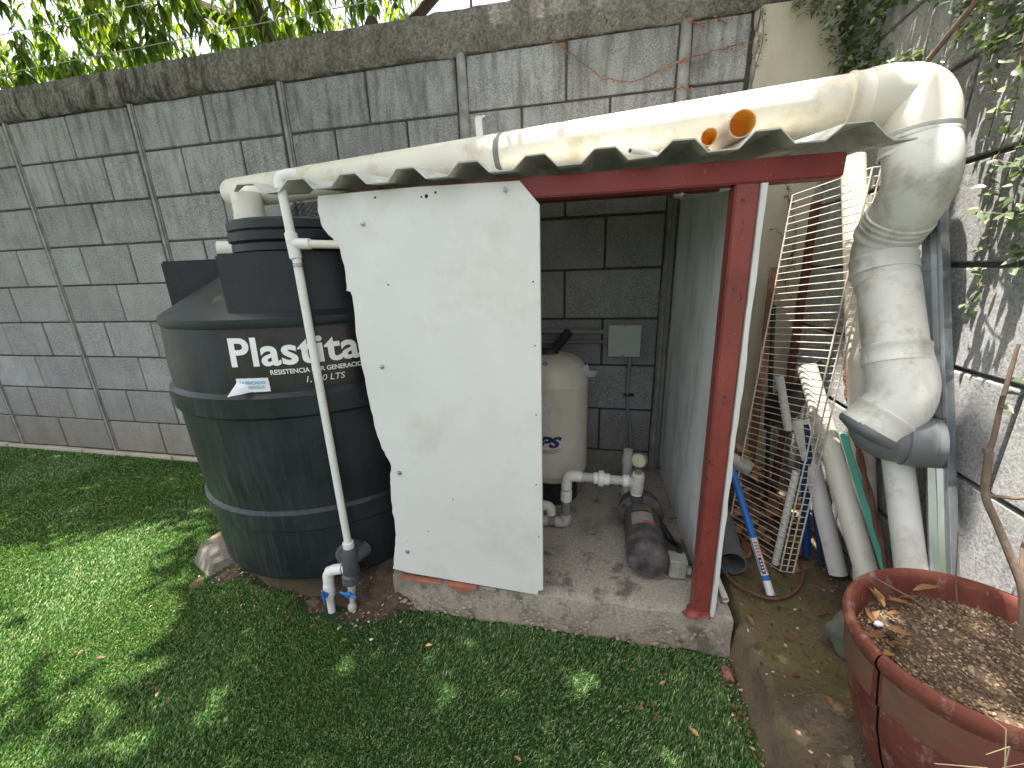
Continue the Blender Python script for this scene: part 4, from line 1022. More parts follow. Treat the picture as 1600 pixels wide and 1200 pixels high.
def electrics():
    t = thing('electric_box', 'square grey green electrical box on the dim rear wall of the shed', 'electric box', (4.68, 0, 1.09))
    MB().box((4.590,-.052,.996),(4.782,-.004,1.192)).build('case', 'box', t, bevel=.004, seg=2)
    L = MB().box((4.586,-.060,.992),(4.786,-.0525,1.196)).build('cover', 'box', t, bevel=.003)
    for p in ((4.686,1.188),(4.684,1.002)): MB().lathe([(.005,0),(.004,.002),(0,.002)], (p[0],-.0602,p[1]), 10, axis=(0,-1,0)).build('screw', 'dark_fit', L)
    MB().box((4.655,-.0615,1.070),(4.715,-.0603,1.110)).build('rating_mark', 'box', L, bevel=.0005)
    t = thing('flexible_conduit', 'thin grey cable conduit dropping from the electrical box', 'conduit', (4.73,-.02,.6))
    MB().tube([(4.728,-.025,.998),(4.722,-.022,.80),(4.728,-.022,.64),(4.752,-.025,.50),(4.766,-.03,.35),(4.78,-.04,.20)], .0125, 10).build('tube', 'conduit', t)
    MB().box((4.700,-.040,.722),(4.765,-.006,.734)).build('clip', 'black', t, bevel=.002)
    t = thing('corner_conduit', 'upright grey conduit in the back right corner inside the shed', 'conduit', (4.93,-.03,1))
    MB().tube([(4.938,-.030,.20),(4.935,-.030,1.0),(4.930,-.030,1.90)], .016, 12).build('tube', 'conduit', t)
    MB().blob((4.945,-.045,1.925),(.03,.02,.02), 2, .5, 2).build('foam_plug', 'white', t)
    t = thing('pipe_ledge', 'dark horizontal pipe and bracket on the shed rear wall above the cream tank', 'pipe', (4.35,-.04,1.14))
    MB().tube([(4.05,-.035,1.155),(4.555,-.035,1.150)], .018, 12).build('upper_pipe', 'conduit', t); MB().tube([(4.05,-.03,1.08),(4.57,-.03,1.085)], .012, 10).build('lower_pipe', 'conduit', t)
    MB().tube([(4.34,-.05,1.155),(4.22,-.12,1.02),(4.16,-.2,.98)], .030, 12).build('hose', 'black', t)
    t = thing('junction_box', 'dusty pale junction box with cable beside the pump', 'junction box', (4.9,-1.02,.2))
    MB().box((4.845,-1.065,.212),(4.915,-1.000,.300)).build('case', 'junction', t, bevel=.006, seg=2)
    MB().box((4.843,-1.067,.285),(4.917,-.998,.304)).build('lid', 'junction', t, bevel=.003)
    MB().tube([(4.915,-1.03,.240),(4.938,-1.035,.236)], .020, 14).build('gland', 'junction', t)
    t = thing('power_cable', 'dark cable running along the side board from pump to junction box', 'cable', (4.87,-.9,.25))
    MB().tube([(4.79,-.72,.36),(4.84,-.78,.30),(4.875,-.88,.27),(4.898,-.95,.30),(4.895,-.99,.31),(4.89,-1.01,.305)], .013, 8).build('thick_cable', 'black', t)
    MB().tube([(4.80,-.68,.30),(4.87,-.76,.26),(4.905,-.88,.25),(4.93,-.98,.25),(4.945,-1.03,.235)], .009, 8).build('thin_cable', 'black', t)
    MB().tube([(4.84,-.86,.33),(4.85,-.90,.25),(4.84,-.93,.215),(4.82,-.95,.208)], .006, 6).build('loop', 'black', t)
electrics()
# broken red tiles packed under the board
for pts, lb in (([(3.640,.2065),(3.850,.2065),(3.832,.1985),(3.655,.203)], 'flat red tile sliver under the left foot of the front board'),
                ([(3.868,.208),(4.015,.206),(3.945,.163)], 'triangular red tile piece under the front board')):
    t = MB().prism([(x_,-1.262,z_) for x_, z_ in pts], (0,.03,0)).build('tile_shard', 'brick', bevel=.002); tag(t, lb, 'tile shard', 'tile pieces wedged under the front board')

# ============================================================ CLUTTER RIGHT OF THE SHED
def rack():
    t = thing('wire_rack', 'cream wire shelf leaning upright against the clutter beside the shed', 'wire shelf', (5.3,-.8,.2))
    Ld = Vector((.070,.084,.994)).normalized(); Wd = Vector((-.435,.892,-.119)).normalized()
    R0 = Vector((5.34,-.93,.205)); w_ = .305; n3 = Ld.cross(Wd).normalized()
    if n3.x < 0: n3 = -n3
    Lg = 1.66
    down = (Vector((.052,-.002,.0)))
    mid = down*.5
    for o_, r_ in ((Vector((0,0,0)), .0034), (mid, .0030), (down, .0034)):
        MB().tube([R0+o_, R0+o_+Ld*Lg], r_, 8).build('rail', 'rack', t)
    MB().tube([R0+Wd*w_, R0+Wd*w_+Ld*Lg], .0034, 8).build('rail', 'rack', t)
    N = 55; base = None
    for i in range(N+1):
        p = Ld*(Lg*i/N)
        mb = MB().tube([R0+Wd*w_, R0, R0+down*.5, R0+down], .0019, 6)
        if base is None: 
            o = mb.build('rod', 'rack', t); base = o.data; continue
        o = bpy.data.objects.new('rod', base); C.objects.link(o); o.parent = t; o.location = p+Vector((0, 0, random.uniform(-.001, .001)))
rack()
def simple_pipe(name, label, cat, a, b, r_, mat, n=20, open_=True, mid=None):
    a = Vector(a); b = Vector(b); t = thing(name, label, cat, tuple(a))
    if mid is not None:
        elbowed([a, mid, b], r_, n).build('tube', mat, t, sharp=50)
    elif open_: MB().pipe(a, b, r_, r_*.9, n).build('tube', mat, t, sharp=60)
    else: MB().tube([a, b], r_, n).build('tube', mat, t, sharp=60)
    return t
simple_pipe('drain_offcut', 'thick beige pipe leaning behind the wire shelf, striped by its shadow', 'pipe', (5.540,-1.27,.225), (5.432,-.655,1.085), .038, 'pvc', 28)
simple_pipe('drain_offcut', 'beige pipe standing behind the drain pipe elbows and red roof beam', 'pipe', (5.572,-1.10,.235), (5.486,-.60,1.93), .040, 'pvc', 28)
simple_pipe('drain_offcut', 'pale upright pipe between the grey outlet elbow and the plant pot', 'pipe', (5.505,-1.50,.22), (5.497,-1.15,.92), .040, 'pvc_dirty', 28)
def gutter():
    a = Vector((5.545,-.955,.245)); b = Vector((5.405,-.735,.86)); t = thing('half_pipe', 'white split half pipe leaning left of the striped beige pipe', 'pipe', tuple(a))
    d = (b-a).normalized(); u = Vector((.35,-.9,0)); u = (u-d*u.dot(d)).normalized(); v = d.cross(u); V = []; n = 14
    for p in (a, b):
        for r_ in (.036, .033):
            for i in range(n+1):
                an = R(-100+200*i/n); V.append(p+(u*math.cos(an)+v*math.sin(an))*r_)
    m = n+1; F = []
    for i in range(n): F += [(i, i+1, 2*m+i+1, 2*m+i), (m+i+1, m+i, 3*m+i, 3*m+i+1), (i, m+i, m+i+1, i+1), (2*m+i, 2*m+i+1, 3*m+i+1, 3*m+i)]
    for i in (0, n): F += [(i, 2*m+i, 3*m+i, m+i)]
    MB().add(V, F).build('shell', 'pvc_white', t, sharp=40)
gutter()
simple_pipe('thin_pipe', 'slim white pipe standing behind the rods of the wire shelf', 'pipe', (5.338,-.885,.205), (5.372,-.845,.66), .0145, 'pvc_white', 16)
simple_pipe('blue_tube', 'short dark blue tube standing between wire shelf and white half pipe', 'pipe', (5.475,-.852,.245), (5.415,-.81,.70), .017, 'blue_deep', 16).name = 'blue_tube'
simple_pipe('dark_tube', 'thin navy tube leaning just left of the white half pipe', 'pipe', (5.52,-.885,.225), (5.40,-.80,.86), .010, 'blue_dark', 12)
simple_pipe('hanging_tube', 'short grey white tube end poking out behind the wire shelf', 'pipe', (5.335,-.80,.833), (5.29,-.74,1.06), .0165, 'pvc_dull', 16)
simple_pipe('pipe_end', 'open white pipe end lying in dry leaves behind the shed corner', 'pipe', (5.283,-.63,.545), (5.10,-.50,.60), .036, 'pvc_dull', 20)
simple_pipe('duct', 'wide grey duct lying open end forward against the shed side', 'pipe', (5.120,-.985,.262), (5.20,-.40,.262), .056, 'grey_pvc', 32)
simple_pipe('thin_pipe', 'short white pipe offcut lying on the ground at the red post', 'pipe', (5.043,-1.168,.228), (5.045,-.93,.222), .0125, 'pvc_white', 14)
simple_pipe('black_tube', 'thin black tube standing upright against the cream column', 'pipe', (5.43,-.52,.25), (5.302,-.55,1.35), .011, 'black', 12, open_=False)
def blue_hose():
    a = Vector((5.238,-1.092,.215)); b = Vector((5.105,-.80,.70)); d = (b-a).normalized()
    t = thing('blue_pipe', 'bright blue pipe with red and white label leaning beside the red post', 'pipe', tuple(a))
    L = (b-a).length; seg = lambda s0, s1: [a+d*L*s0, a+d*L*s1]
    MB().tube(seg(.385, 1), .0145, 18).build('tube', 'blue_pipe', t)
    MB().tube(seg(.13, .385), .0150, 18).build('paper_band', 'white', t)
    MB().tube(seg(.095, .13), .0155, 18).build('blue_band', 'blue', t)
    MB().tube([a-d*.0, a+d*L*.03, a+d*L*.095], [.0165, .0152, .0150], 18).build('tip', 'white', t)
    u = Vector((0,-1,.2)); u = (u-d*u.dot(d)).normalized(); v = d.cross(u)
    def strip(s0, s1, a0, a1, mat, nm):
        V = []; n = 4
        for s in (s0, s1):
            for i in range(n+1):
                an = R(a0+(a1-a0)*i/n); V.append(a+d*L*s+(u*math.cos(an)+v*math.sin(an))*.0154)
        MB().add(V, [(i, i+1, n+2+i, n+1+i) for i in range(n)]).build(nm, mat, t)
    strip(.145, .37, 38, 52, 'redprint', 'red_stripe'); strip(.145, .37, 62, 70, 'redprint', 'red_stripe')
    strip(.145, .37, -62, -48, 'blue', 'blue_stripe'); strip(.14, .25, -38, 12, 'black', 'black_panel')
    for i in range(5): strip(.262+i*.021, .272+i*.021, -30, 22, 'redprint', 'red_print')
    for i in range(4): strip(.156+i*.022, .166+i*.022, -26+4*(i % 2), 2, 'print_white', 'white_print')
blue_hose()
def twisted_bar():
    t = thing('twisted_rod', 'rusty twisted iron bar leaning between teal strip and drain outlet', 'rod', (5.53,-1.25,.24))
    pts = [(5.54,-1.33,.24),(5.53,-1.20,.49),(5.50,-1.00,.80),(5.53,-.80,1.0),(5.552,-.68,1.16)]
    P = [Vector(p) for p in pts]; out = []
    for i in range(len(P)-1):
        for k in range(22): out.append(P[i].lerp(P[i+1], k/22))
    for ph in (0, math.pi):
        q = []
        for i, p in enumerate(out): q.append(p+Vector((math.cos(i*.42+ph), math.sin(i*.42+ph)*.8, .3*math.sin(i*.42+ph)))*.0055)
        MB().tube(q, .0072, 8).build('strand', 'rust', t)
twisted_bar()
t = thing('teal_strip', 'flat teal green plastic strip leaning beside the striped beige pipe', 'strip', (5.55,-1.2,.3))
MB().hexa([(5.556,-1.300,.27),(5.568,-1.330,.27),(5.572,-1.325,.275),(5.560,-1.295,.275),(5.482,-.875,.86),(5.494,-.905,.86),(5.498,-.900,.865),(5.486,-.870,.865)]).build('strip', 'teal', t, bevel=.0015)
def channel():
    t = thing('metal_channel', 'shiny galvanised metal channel leaning against the right wall', 'metal sheet', (5.55,-1.4,.25))
    a0 = Vector((5.555,-1.50,.25)); b0 = Vector((5.560,-.945,1.76)); d = (b0-a0).normalized(); wv = Vector((0,1,0)); wv = (wv-d*wv.dot(d)).normalized(); nv = Vector((-1,0,0))
    prof = [(-.040,.0),(-.040,.020),(-.030,.022),(-.012,.012),(.0,.020),(.014,.012),(.030,.022),(.040,.020),(.040,.0)]
    V = []; NS = 24
    for k in range(NS+1):
        p = a0.lerp(b0, k/NS)
        for w_, h in prof: V.append(p+wv*w_+nv*(h+.0015*mnoise.noise(Vector((k*.5, w_*40, 0)))))
    m = len(prof); F = [(k*m+i, k*m+i+1, (k+1)*m+i+1, (k+1)*m+i) for k in range(NS) for i in range(m-1)]
    V2 = [p-nv*.0012 for p in V]; o_ = len(V); F2 = [tuple(o_+i for i in reversed(f)) for f in F]
    rim = []
    for i in range(m-1): rim += [(i, o_+i, o_+i+1, i+1), (NS*m+i, NS*m+i+1, o_+NS*m+i+1, o_+NS*m+i)]
    for k in range(NS): rim += [(k*m, (k+1)*m, o_+(k+1)*m, o_+k*m), (k*m+m-1, o_+k*m+m-1, o_+(k+1)*m+m-1, (k+1)*m+m-1)]
    MB().add(V+V2, F+F2+rim).build('sheet', 'steel', t, sharp=25)
channel()
t = thing('rusty_bar', 'dark red rusty steel bar standing behind the wire shelf', 'steel bar', (5.5,-.4,.3))
MB().hexa([(5.50,-.40,.25),(5.53,-.40,.25),(5.53,-.375,.25),(5.50,-.375,.25),(5.435,-.46,1.80),(5.465,-.46,1.80),(5.465,-.435,1.80),(5.435,-.435,1.80)]).build('bar', 'dark_rust', t, bevel=.002)
t = thing('plank', 'narrow weathered wooden slat standing behind the wire shelf', 'plank', (5.38,-.3,.3))
MB().hexa([(5.40,-.30,.25),(5.44,-.30,.25),(5.44,-.285,.25),(5.40,-.285,.25),(5.42,-.16,1.52),(5.46,-.16,1.52),(5.46,-.145,1.52),(5.42,-.145,1.52)]).build('board', 'rust', t, bevel=.002)
t = MB().add([(5.30,-.62,.92),(5.40,-.66,1.02),(5.47,-.68,1.13),(5.52,-.60,1.00),(5.50,-.50,.78),(5.36,-.52,.72),(5.44,-.60,.93)],[(0,1,6),(1,2,6),(2,3,6),(3,4,6),(4,5,6),(5,0,6)]).build('plastic_sheet', 'black')
tag(t, 'crumpled black plastic sheet wedged among the pipes behind the wire shelf', 'plastic sheet')
md = t.modifiers.new('thick', 'SOLIDIFY'); md.thickness = .003
t = thing('cable_loop', 'stiff brown black cable bent in a loop on the ground by the blue pipe', 'cable', (5.26,-1,.21))
pts = [(5.010,-.80,.24),(5.070,-.90,.222),(5.090,-.96,.214),(5.104,-1.03,.212),(5.149,-1.084,.214),(5.223,-1.113,.214),(5.299,-1.088,.212),(5.375,-1.022,.216),(5.423,-.94,.220),(5.436,-.86,.222),(5.40,-.76,.24)]
elbowed(pts, .0068, 8).build('cable', 'rust', t)
# leaf heap behind the rack
def heap():
    hf = lambda x, y: .20+.30*math.exp(-(((x-5.30)/.20)**2+((y+.32)/.24)**2))
    rnd = random.Random(8); sh = leaf_shape(.085, .04, .25, .2, 4); ms = []
    V = []; F = []; nx = 20; ny = 24
    for j in range(ny+1):
        for i in range(nx+1):
            x = 5.0+.6*i/nx; y = -.95+.9*j/ny; V.append((x, y, hf(x, y)-.012+.012*mnoise.noise(Vector((x*20, y*20, 0)))))
    F = [(j*(nx+1)+i, j*(nx+1)+i+1, (j+1)*(nx+1)+i+1, (j+1)*(nx+1)+i) for j in range(ny) for i in range(nx)]
    tag(MB().add(V, F).build('leaf_mould', 'soil', sharp=80), kind='structure')
    for i in range(520):
        x = rnd.uniform(5.0, 5.58); y = rnd.uniform(-.9, -.08)
        if rnd.random() > math.exp(-(((x-5.28)/.22)**2+((y+.38)/.36)**2))+.12: continue
        a = rnd.uniform(0, 6.28); ms.append(frame((x, y, hf(x, y)+rnd.uniform(0, .02)), (math.cos(a), math.sin(a), rnd.uniform(-.3, .5)), (rnd.uniform(-.6,.6), rnd.uniform(-.6,.6), 1), rnd.uniform(.6, 1.3)))
    o = scatter_leaves('leaf_litter', sh, np.array([[list(r_) for r_ in m] for m in ms]), 'dry_isl')
    tag(o, 'heap of brown dry leaves behind the wire shelf', 'leaf litter', kind='stuff')
heap()
def chips(name, label, pts, smin, smax, mat='chips', flat=True):
    rnd = random.Random(len(pts)); sh = (np.array([(-.5,-.22,0),(.1,-.3,.06),(.5,.05,0),(-.05,.3,.05)], float), np.array([[0,1,2,3]])); ms = []
    for p in pts:
        a = rnd.uniform(0, 6.28); ms.append(frame(p, (math.cos(a), math.sin(a), rnd.uniform(-.25,.25)), (rnd.uniform(-.5,.5), rnd.uniform(-.5,.5), 1), rnd.uniform(smin, smax)))
    o = scatter_leaves(name, sh, np.array([[list(r_) for r_ in m] for m in ms]), mat); tag(o, label, 'litter', kind='stuff'); return o
rnd = random.Random(21)
pts = []
while len(pts) < 520:
    x = rnd.uniform(2.5, 3.72); y = rnd.uniform(-1.48, -1.2)
    if not in_turf(x, y) or rnd.random() < .08: pts.append((x, y, soil_z(x, y)+.006 if not in_turf(x, y) else turf_z(x, y)+.026))
chips('soil_litter', 'wood chips and leaf scraps on the bare soil under the tank valves', pts, .004, .022)
pts = []
while len(pts) < 1100:
    x = rnd.uniform(5.09, 5.6); y = rnd.uniform(-2.2, -.2); pts.append((x, y, strip_z(x, y)+.003))
chips('path_litter', 'leaf scraps and twigs strewn over the mossy concrete path', pts, .003, .017)
pts = []
for i in range(120):
    pts.append((rnd.uniform(1.0, 5.0), rnd.uniform(-2.2, -1.26), .030))
chips('turf_specks', 'tiny pale scraps scattered over the turf', pts, .003, .009)
pts = [(rnd.uniform(4.97, 5.06)+.02, rnd.uniform(-1.62, -1.27), turf_z(5, -1.3)+rnd.uniform(.012, .03)) for i in range(190)]+[(rnd.uniform(3.6, 5.05), -1.262-abs(rnd.gauss(0, .012)), .02) for i in range(170)]
chips('kerb_crumbs', 'small stones and crumbs along the foot of the slab', pts, .006, .018)
pts = []
for i in range(900):
    x = 3.62+1.42*rnd.random(); z = .17*rnd.random()**1.3
    if mnoise.noise(Vector((x*4, z*9, 6))) > -.08 and rnd.random() > .2+z*3.5: pts.append((x, -1.2535-.004*rnd.random()+.010*mnoise.noise(Vector((x*30, z*32, 1))), z))
rr = random.Random(31); mb = MB()
for p in pts: 
    q = rr.uniform(.003, .0085); mb.blob(p, (q*rr.uniform(.8,1.5), q*.7, q), rr.random()*50, .5, 1)
tag(mb.build('exposed_gravel', 'slab'), 'crumbly exposed gravel on the front face of the concrete slab', 'gravel', kind='stuff')
mb = MB(); rr = random.Random(17)
for i in range(46):
    x = rr.uniform(5.12, 5.42); y = rr.uniform(-1.9, -1.05); a = rr.uniform(-.9, .4); L_ = rr.uniform(.04, .16); P = []
    for k in range(5): P.append((x+math.cos(a)*L_*k/4+.006*math.sin(k*2+i), y+math.sin(a)*L_*k/4+.006*math.cos(k*1.7+i), 0))
    mb.tube([(p[0], p[1], strip_z(p[0], p[1])+.003) for p in P], rr.uniform(.0008, .0022), 5)
tag(mb.build('path_twigs', 'twig'), 'thin dry roots and twigs lying across the mossy path', 'twigs', kind='stuff')
# single fallen leaves
sh = leaf_shape(.042, .017, -.12, .35, 4); me = shape_mesh('fallen_leaf', sh, 'dry')
for (x, y) in [(1.05,-.60),(2.70,-1.56),(2.55,-1.72),(2.84,-1.78),(2.92,-1.79),(2.99,-1.80),(2.42,-1.73),(2.36,-1.42),(2.46,-1.47),(3.84,-1.44),(3.98,-1.40),(4.72,-1.56),(4.68,-1.52),(4.86,-1.58),(4.76,-1.43),(4.72,-1.50),(4.68,-1.39),(3.30,-1.45),(3.5,-1.47),(4.3,-1.75)]:
    a = rnd.uniform(0, 6.28); o = inst('fallen_leaf', me, frame((x, y, turf_z(x, y)+.030), (math.cos(a), math.sin(a), .1), (rnd.uniform(-.3,.3), rnd.uniform(-.3,.3), 1), rnd.uniform(.45, .85)))
    tag(o, 'small curled tan dry leaf lying on the green turf', 'leaf', 'dry leaves scattered on the turf')
for (x, y) in [(5.12,-1.25),(5.25,-1.13),(5.24,-1.30),(5.38,-1.16),(5.28,-.95),(5.40,-1.0),(5.22,-.94),(5.45,-1.03),(5.29,-1.18),(5.20,-1.42),(5.25,-1.48),(5.33,-1.07)]:
    a = rnd.uniform(0, 6.28); o = inst('fallen_leaf', me, frame((x, y, strip_z(x, y)+.007), (math.cos(a), math.sin(a), .1), (rnd.uniform(-.3,.3), rnd.uniform(-.3,.3), 1), rnd.uniform(.5, 1.15)))
    tag(o, 'small dry brown leaf lying on the mossy concrete path', 'leaf', 'dry leaves on the path')
tag(MB().blob((5.028,-1.325,.030),(.020,.032,.014), 5, .35, 2).build('wood_chunk', 'brick'), 'orange brown chunk lying at the slab corner on the turf edge', 'chunk')
tag(MB().blob((5.395,-1.295,.265),(.055,.062,.078), 9, .25, 3).build('rock', 'rock'), 'rounded grey green rock half hidden behind the plant pot', 'rock')

# ============================================================ POT AND PLANT
def pot():
    t = thing('plant_pot', 'large cracked red terracotta pot leaning at the lower right', 'plant pot', (5.40,-1.711,.2))
    c = Vector((5.326,-1.711,.72)); axu = Vector((-.15, 0, .9887)).normalized()
    prof = [(.130,-.520),(.138,-.500),(.168,-.42),(.190,-.32),(.202,-.22),(.2045,-.150),(.2045,-.148),(.209,-.143),(.2095,-.06),(.2085,-.045),(.213,-.035),(.2165,-.022),(.2155,-.008),(.209,.0),(.201,.001),(.194,-.006),(.191,-.02),(.188,-.06),(.18,-.16),(.10,-.17)]
    n = 120; V = []; q = Vector((0,0,1)).rotation_difference(axu)
    crack = R(196)
    for r_, z in prof:
        for k in range(n+1):
            a = crack+2*math.pi*k/n; wob = .003*mnoise.noise(Vector((math.cos(a)*2, math.sin(a)*2, z*4)))
            rr = r_+wob; jag = .006*mnoise.noise(Vector((z*22, 3, 0)))+.004*mnoise.noise(Vector((z*60, 1, 0)))
            if k == 0: a += .004+jag/.3; 
            if k == n: a += -.004+jag/.3; rr += .004
            if k == n-1: rr += .002
            V.append(c+q@Vector((rr*math.cos(a), rr*math.sin(a), z)))
    m = n+1; F = [(i*m+k, i*m+k+1, (i+1)*m+k+1, (i+1)*m+k) for i in range(len(prof)-1) for k in range(n)]
    o = MB().add(V, F).build('wall', 'pot', t, sharp=40)
    V = []
    for z in (-.5, 0):
        pass
    MB().lathe([(r_-.010, z_) for r_, z_ in prof[:9]], c, 16, a0=188, a1=204, axis=axu).build('crack_shadow', 'hole', t)  # dark sheet standing in for the shade in the crack
    b = MB().lathe([(.2105,-.142),(.2112,-.135),(.2112,-.052),(.2102,-.047)], c, 110, a0=math.degrees(crack)+2.5, a1=math.degrees(crack)+357.5, axis=axu).build('neck_band', 'pot_band', t)
    # soil
    sc = c+axu*(-.075); V = []; nr, na = 16, 48
    for i in range(nr+1):
        for k in range(na):
            r_ = .189*i/nr; a = 2*math.pi*k/na; x_, y_ = r_*math.cos(a), r_*math.sin(a)
            z_ = .022*(1-(i/nr)**2)+.004*mnoise.noise(Vector((x_*30, y_*30, 0)))+.03*max(0, x_)/.19*.4
            V.append(sc+q@Vector((x_, y_, z_)))
    F = [(i*na+k, i*na+(k+1) % na, (i+1)*na+(k+1) % na, (i+1)*na+k) for i in range(nr) for k in range(na)]
    MB().add(V, F).build('potting_soil', 'soil', t)
    rnd = random.Random(4); bm = bmesh.new(); bmesh.ops.create_icosphere(bm, subdivisions=1, radius=1); sv = np.array([tuple(v.co) for v in bm.verts]); sf = np.array([[v.index for v in f.verts] for f in bm.faces]); bm.free()
    ms = []
    for i in range(4200):
        r_ = .187*math.sqrt(rnd.random()); a = rnd.uniform(0, 6.283); x_, y_ = r_*math.cos(a), r_*math.sin(a)
        z_ = .022*(1-(r_/.189)**2)+.03*max(0, x_)/.19*.4+.001
        p = sc+q@Vector((x_, y_, z_)); s = rnd.uniform(.0014, .0038)*(1.6 if rnd.random() < .05 else 1)
        M_ = Matrix.Translation(p)@Matrix.Rotation(rnd.uniform(0, 6.28), 4, 'Z')@Matrix.Rotation(rnd.uniform(-.6,.6), 4, 'X')@Matrix.Diagonal((s*rnd.uniform(.8,1.6), s, s*rnd.uniform(.5,.8), 1)); ms.append(M_)
    o = scatter_leaves('gravel', (sv, sf), np.array([[list(r_) for r_ in m_] for m_ in ms]), 'gravel', t); o['kind'] = 'stuff'
    # dry leaves in the pot
    sh = leaf_shape(.075, .030, -.55, .75, 5); me = shape_mesh('dry_leaf', sh, 'dry')
    for i in range(15):
        a = R(rnd.uniform(80, 190)); r_ = rnd.uniform(.13, .176); p = sc+q@Vector((r_*math.cos(a), r_*math.sin(a), .018+rnd.uniform(0, .016)))
        d = rnd.uniform(0, 6.28); o = inst('dry_leaf', me, frame(p, (math.cos(d), math.sin(d), rnd.uniform(-.1,.4)), (rnd.uniform(-.7,.7), rnd.uniform(-.7,.7), 1), rnd.uniform(.38, .72)))
        tag(o, 'curled orange brown dry leaf lying in the back of the plant pot', 'leaf', 'dry leaves inside the plant pot')
    p = sc+q@Vector((-.125, .075, .022)); tag(MB().blob(p, (.011,.008,.006), 3, .3, 2).build('pale_pebble', 'paper'), 'pale grey pebble among the dry leaves inside the pot', 'pebble')
    # plant
    pt = thing('bare_shrub', 'nearly leafless shrub growing from the terracotta pot', 'shrub', (5.465,-1.66,.66))
    elbowed([(5.475,-1.675,.62),(5.464,-1.655,.735),(5.458,-1.640,.80),(5.442,-1.612,.865),(5.427,-1.577,.93),(5.410,-1.552,.99),(5.406,-1.535,1.09)], .0078, 10).build('stem', 'bark', pt)
    MB().tube([(5.475,-1.675,.60),(5.470,-1.668,.655),(5.463,-1.657,.72)], [.024,.015,.009], 10).build('root_flare', 'bark', pt)
    MB().tube([(5.404,-1.535,1.085),(5.402,-1.532,1.098)], [.0085,.0078], 9).build('cut_stub', 'bark', pt)
    MB().tube([(5.405,-1.535,1.088),(5.412,-1.528,1.12),(5.420,-1.510,1.20),(5.428,-1.497,1.30),(5.430,-1.493,1.34)], [.0058,.0053,.0048,.0040,.0030], 8).build('branch', 'twig', pt)
    MB().tube([(5.413,-1.552,.985),(5.440,-1.585,1.00),(5.460,-1.625,1.035),(5.475,-1.65,1.08)], [.0045,.004,.0035,.002], 7).build('branch', 'twig', pt)
    MB().tube([(5.455,-1.640,.80),(5.47,-1.60,.88),(5.50,-1.56,.98)], [.0045,.003,.0015], 7).build('branch', 'twig', pt)
    MB().tube([(5.40,-1.60,.66),(5.39,-1.575,.76),(5.385,-1.55,.88)], [.002,.0017,.001], 6).build('twig', 'twig', pt)
    me = shape_mesh('leaf', leaf_shape(.030, .018, .1, .15, 4), 'ivy_obj')
    for p, d in (((5.424,-1.505,1.22),(-.6,-.5,.2)),((5.424,-1.505,1.225),(.9,-.3,.1)),((5.426,-1.50,1.26),(.6,-.6,-.1)),((5.422,-1.508,1.20),(.2,-.9,-.4))): inst('leaf', me, frame(p, d, (-.3,-.2,1), 1.0), pt)
    gr = thing('dry_grass', 'bleached straw stalks standing against the front of the pot', 'dry grass', (5.2,-1.93,.2))
    rnd = random.Random(14)
    for i in range(26):
        b0 = Vector((rnd.uniform(5.18, 5.44), -1.945-rnd.uniform(0, .05), rnd.uniform(.28, .40))); h = rnd.uniform(.22, .42)
        lean = Vector((rnd.uniform(-.09, .04), rnd.uniform(-.01, .02), 0))
        P = [b0, b0+lean*.3+Vector((0,0,h*.5)), b0+lean+Vector((rnd.uniform(-.02,.02), 0, h)), b0+lean*1.6+Vector((rnd.uniform(-.05,.05), 0, h*rnd.uniform(.85, 1.15)))]
        MB().tube(P, [.0012,.0011,.0009,.0005], 5).build('stalk', 'straw', gr)
    MB().tube([(5.16,-1.60,.745),(5.22,-1.57,.735),(5.30,-1.59,.70),(5.36,-1.62,.665)], [.0022,.002,.0018,.001], 6).build('stalk', 'twig', gr)
pot()

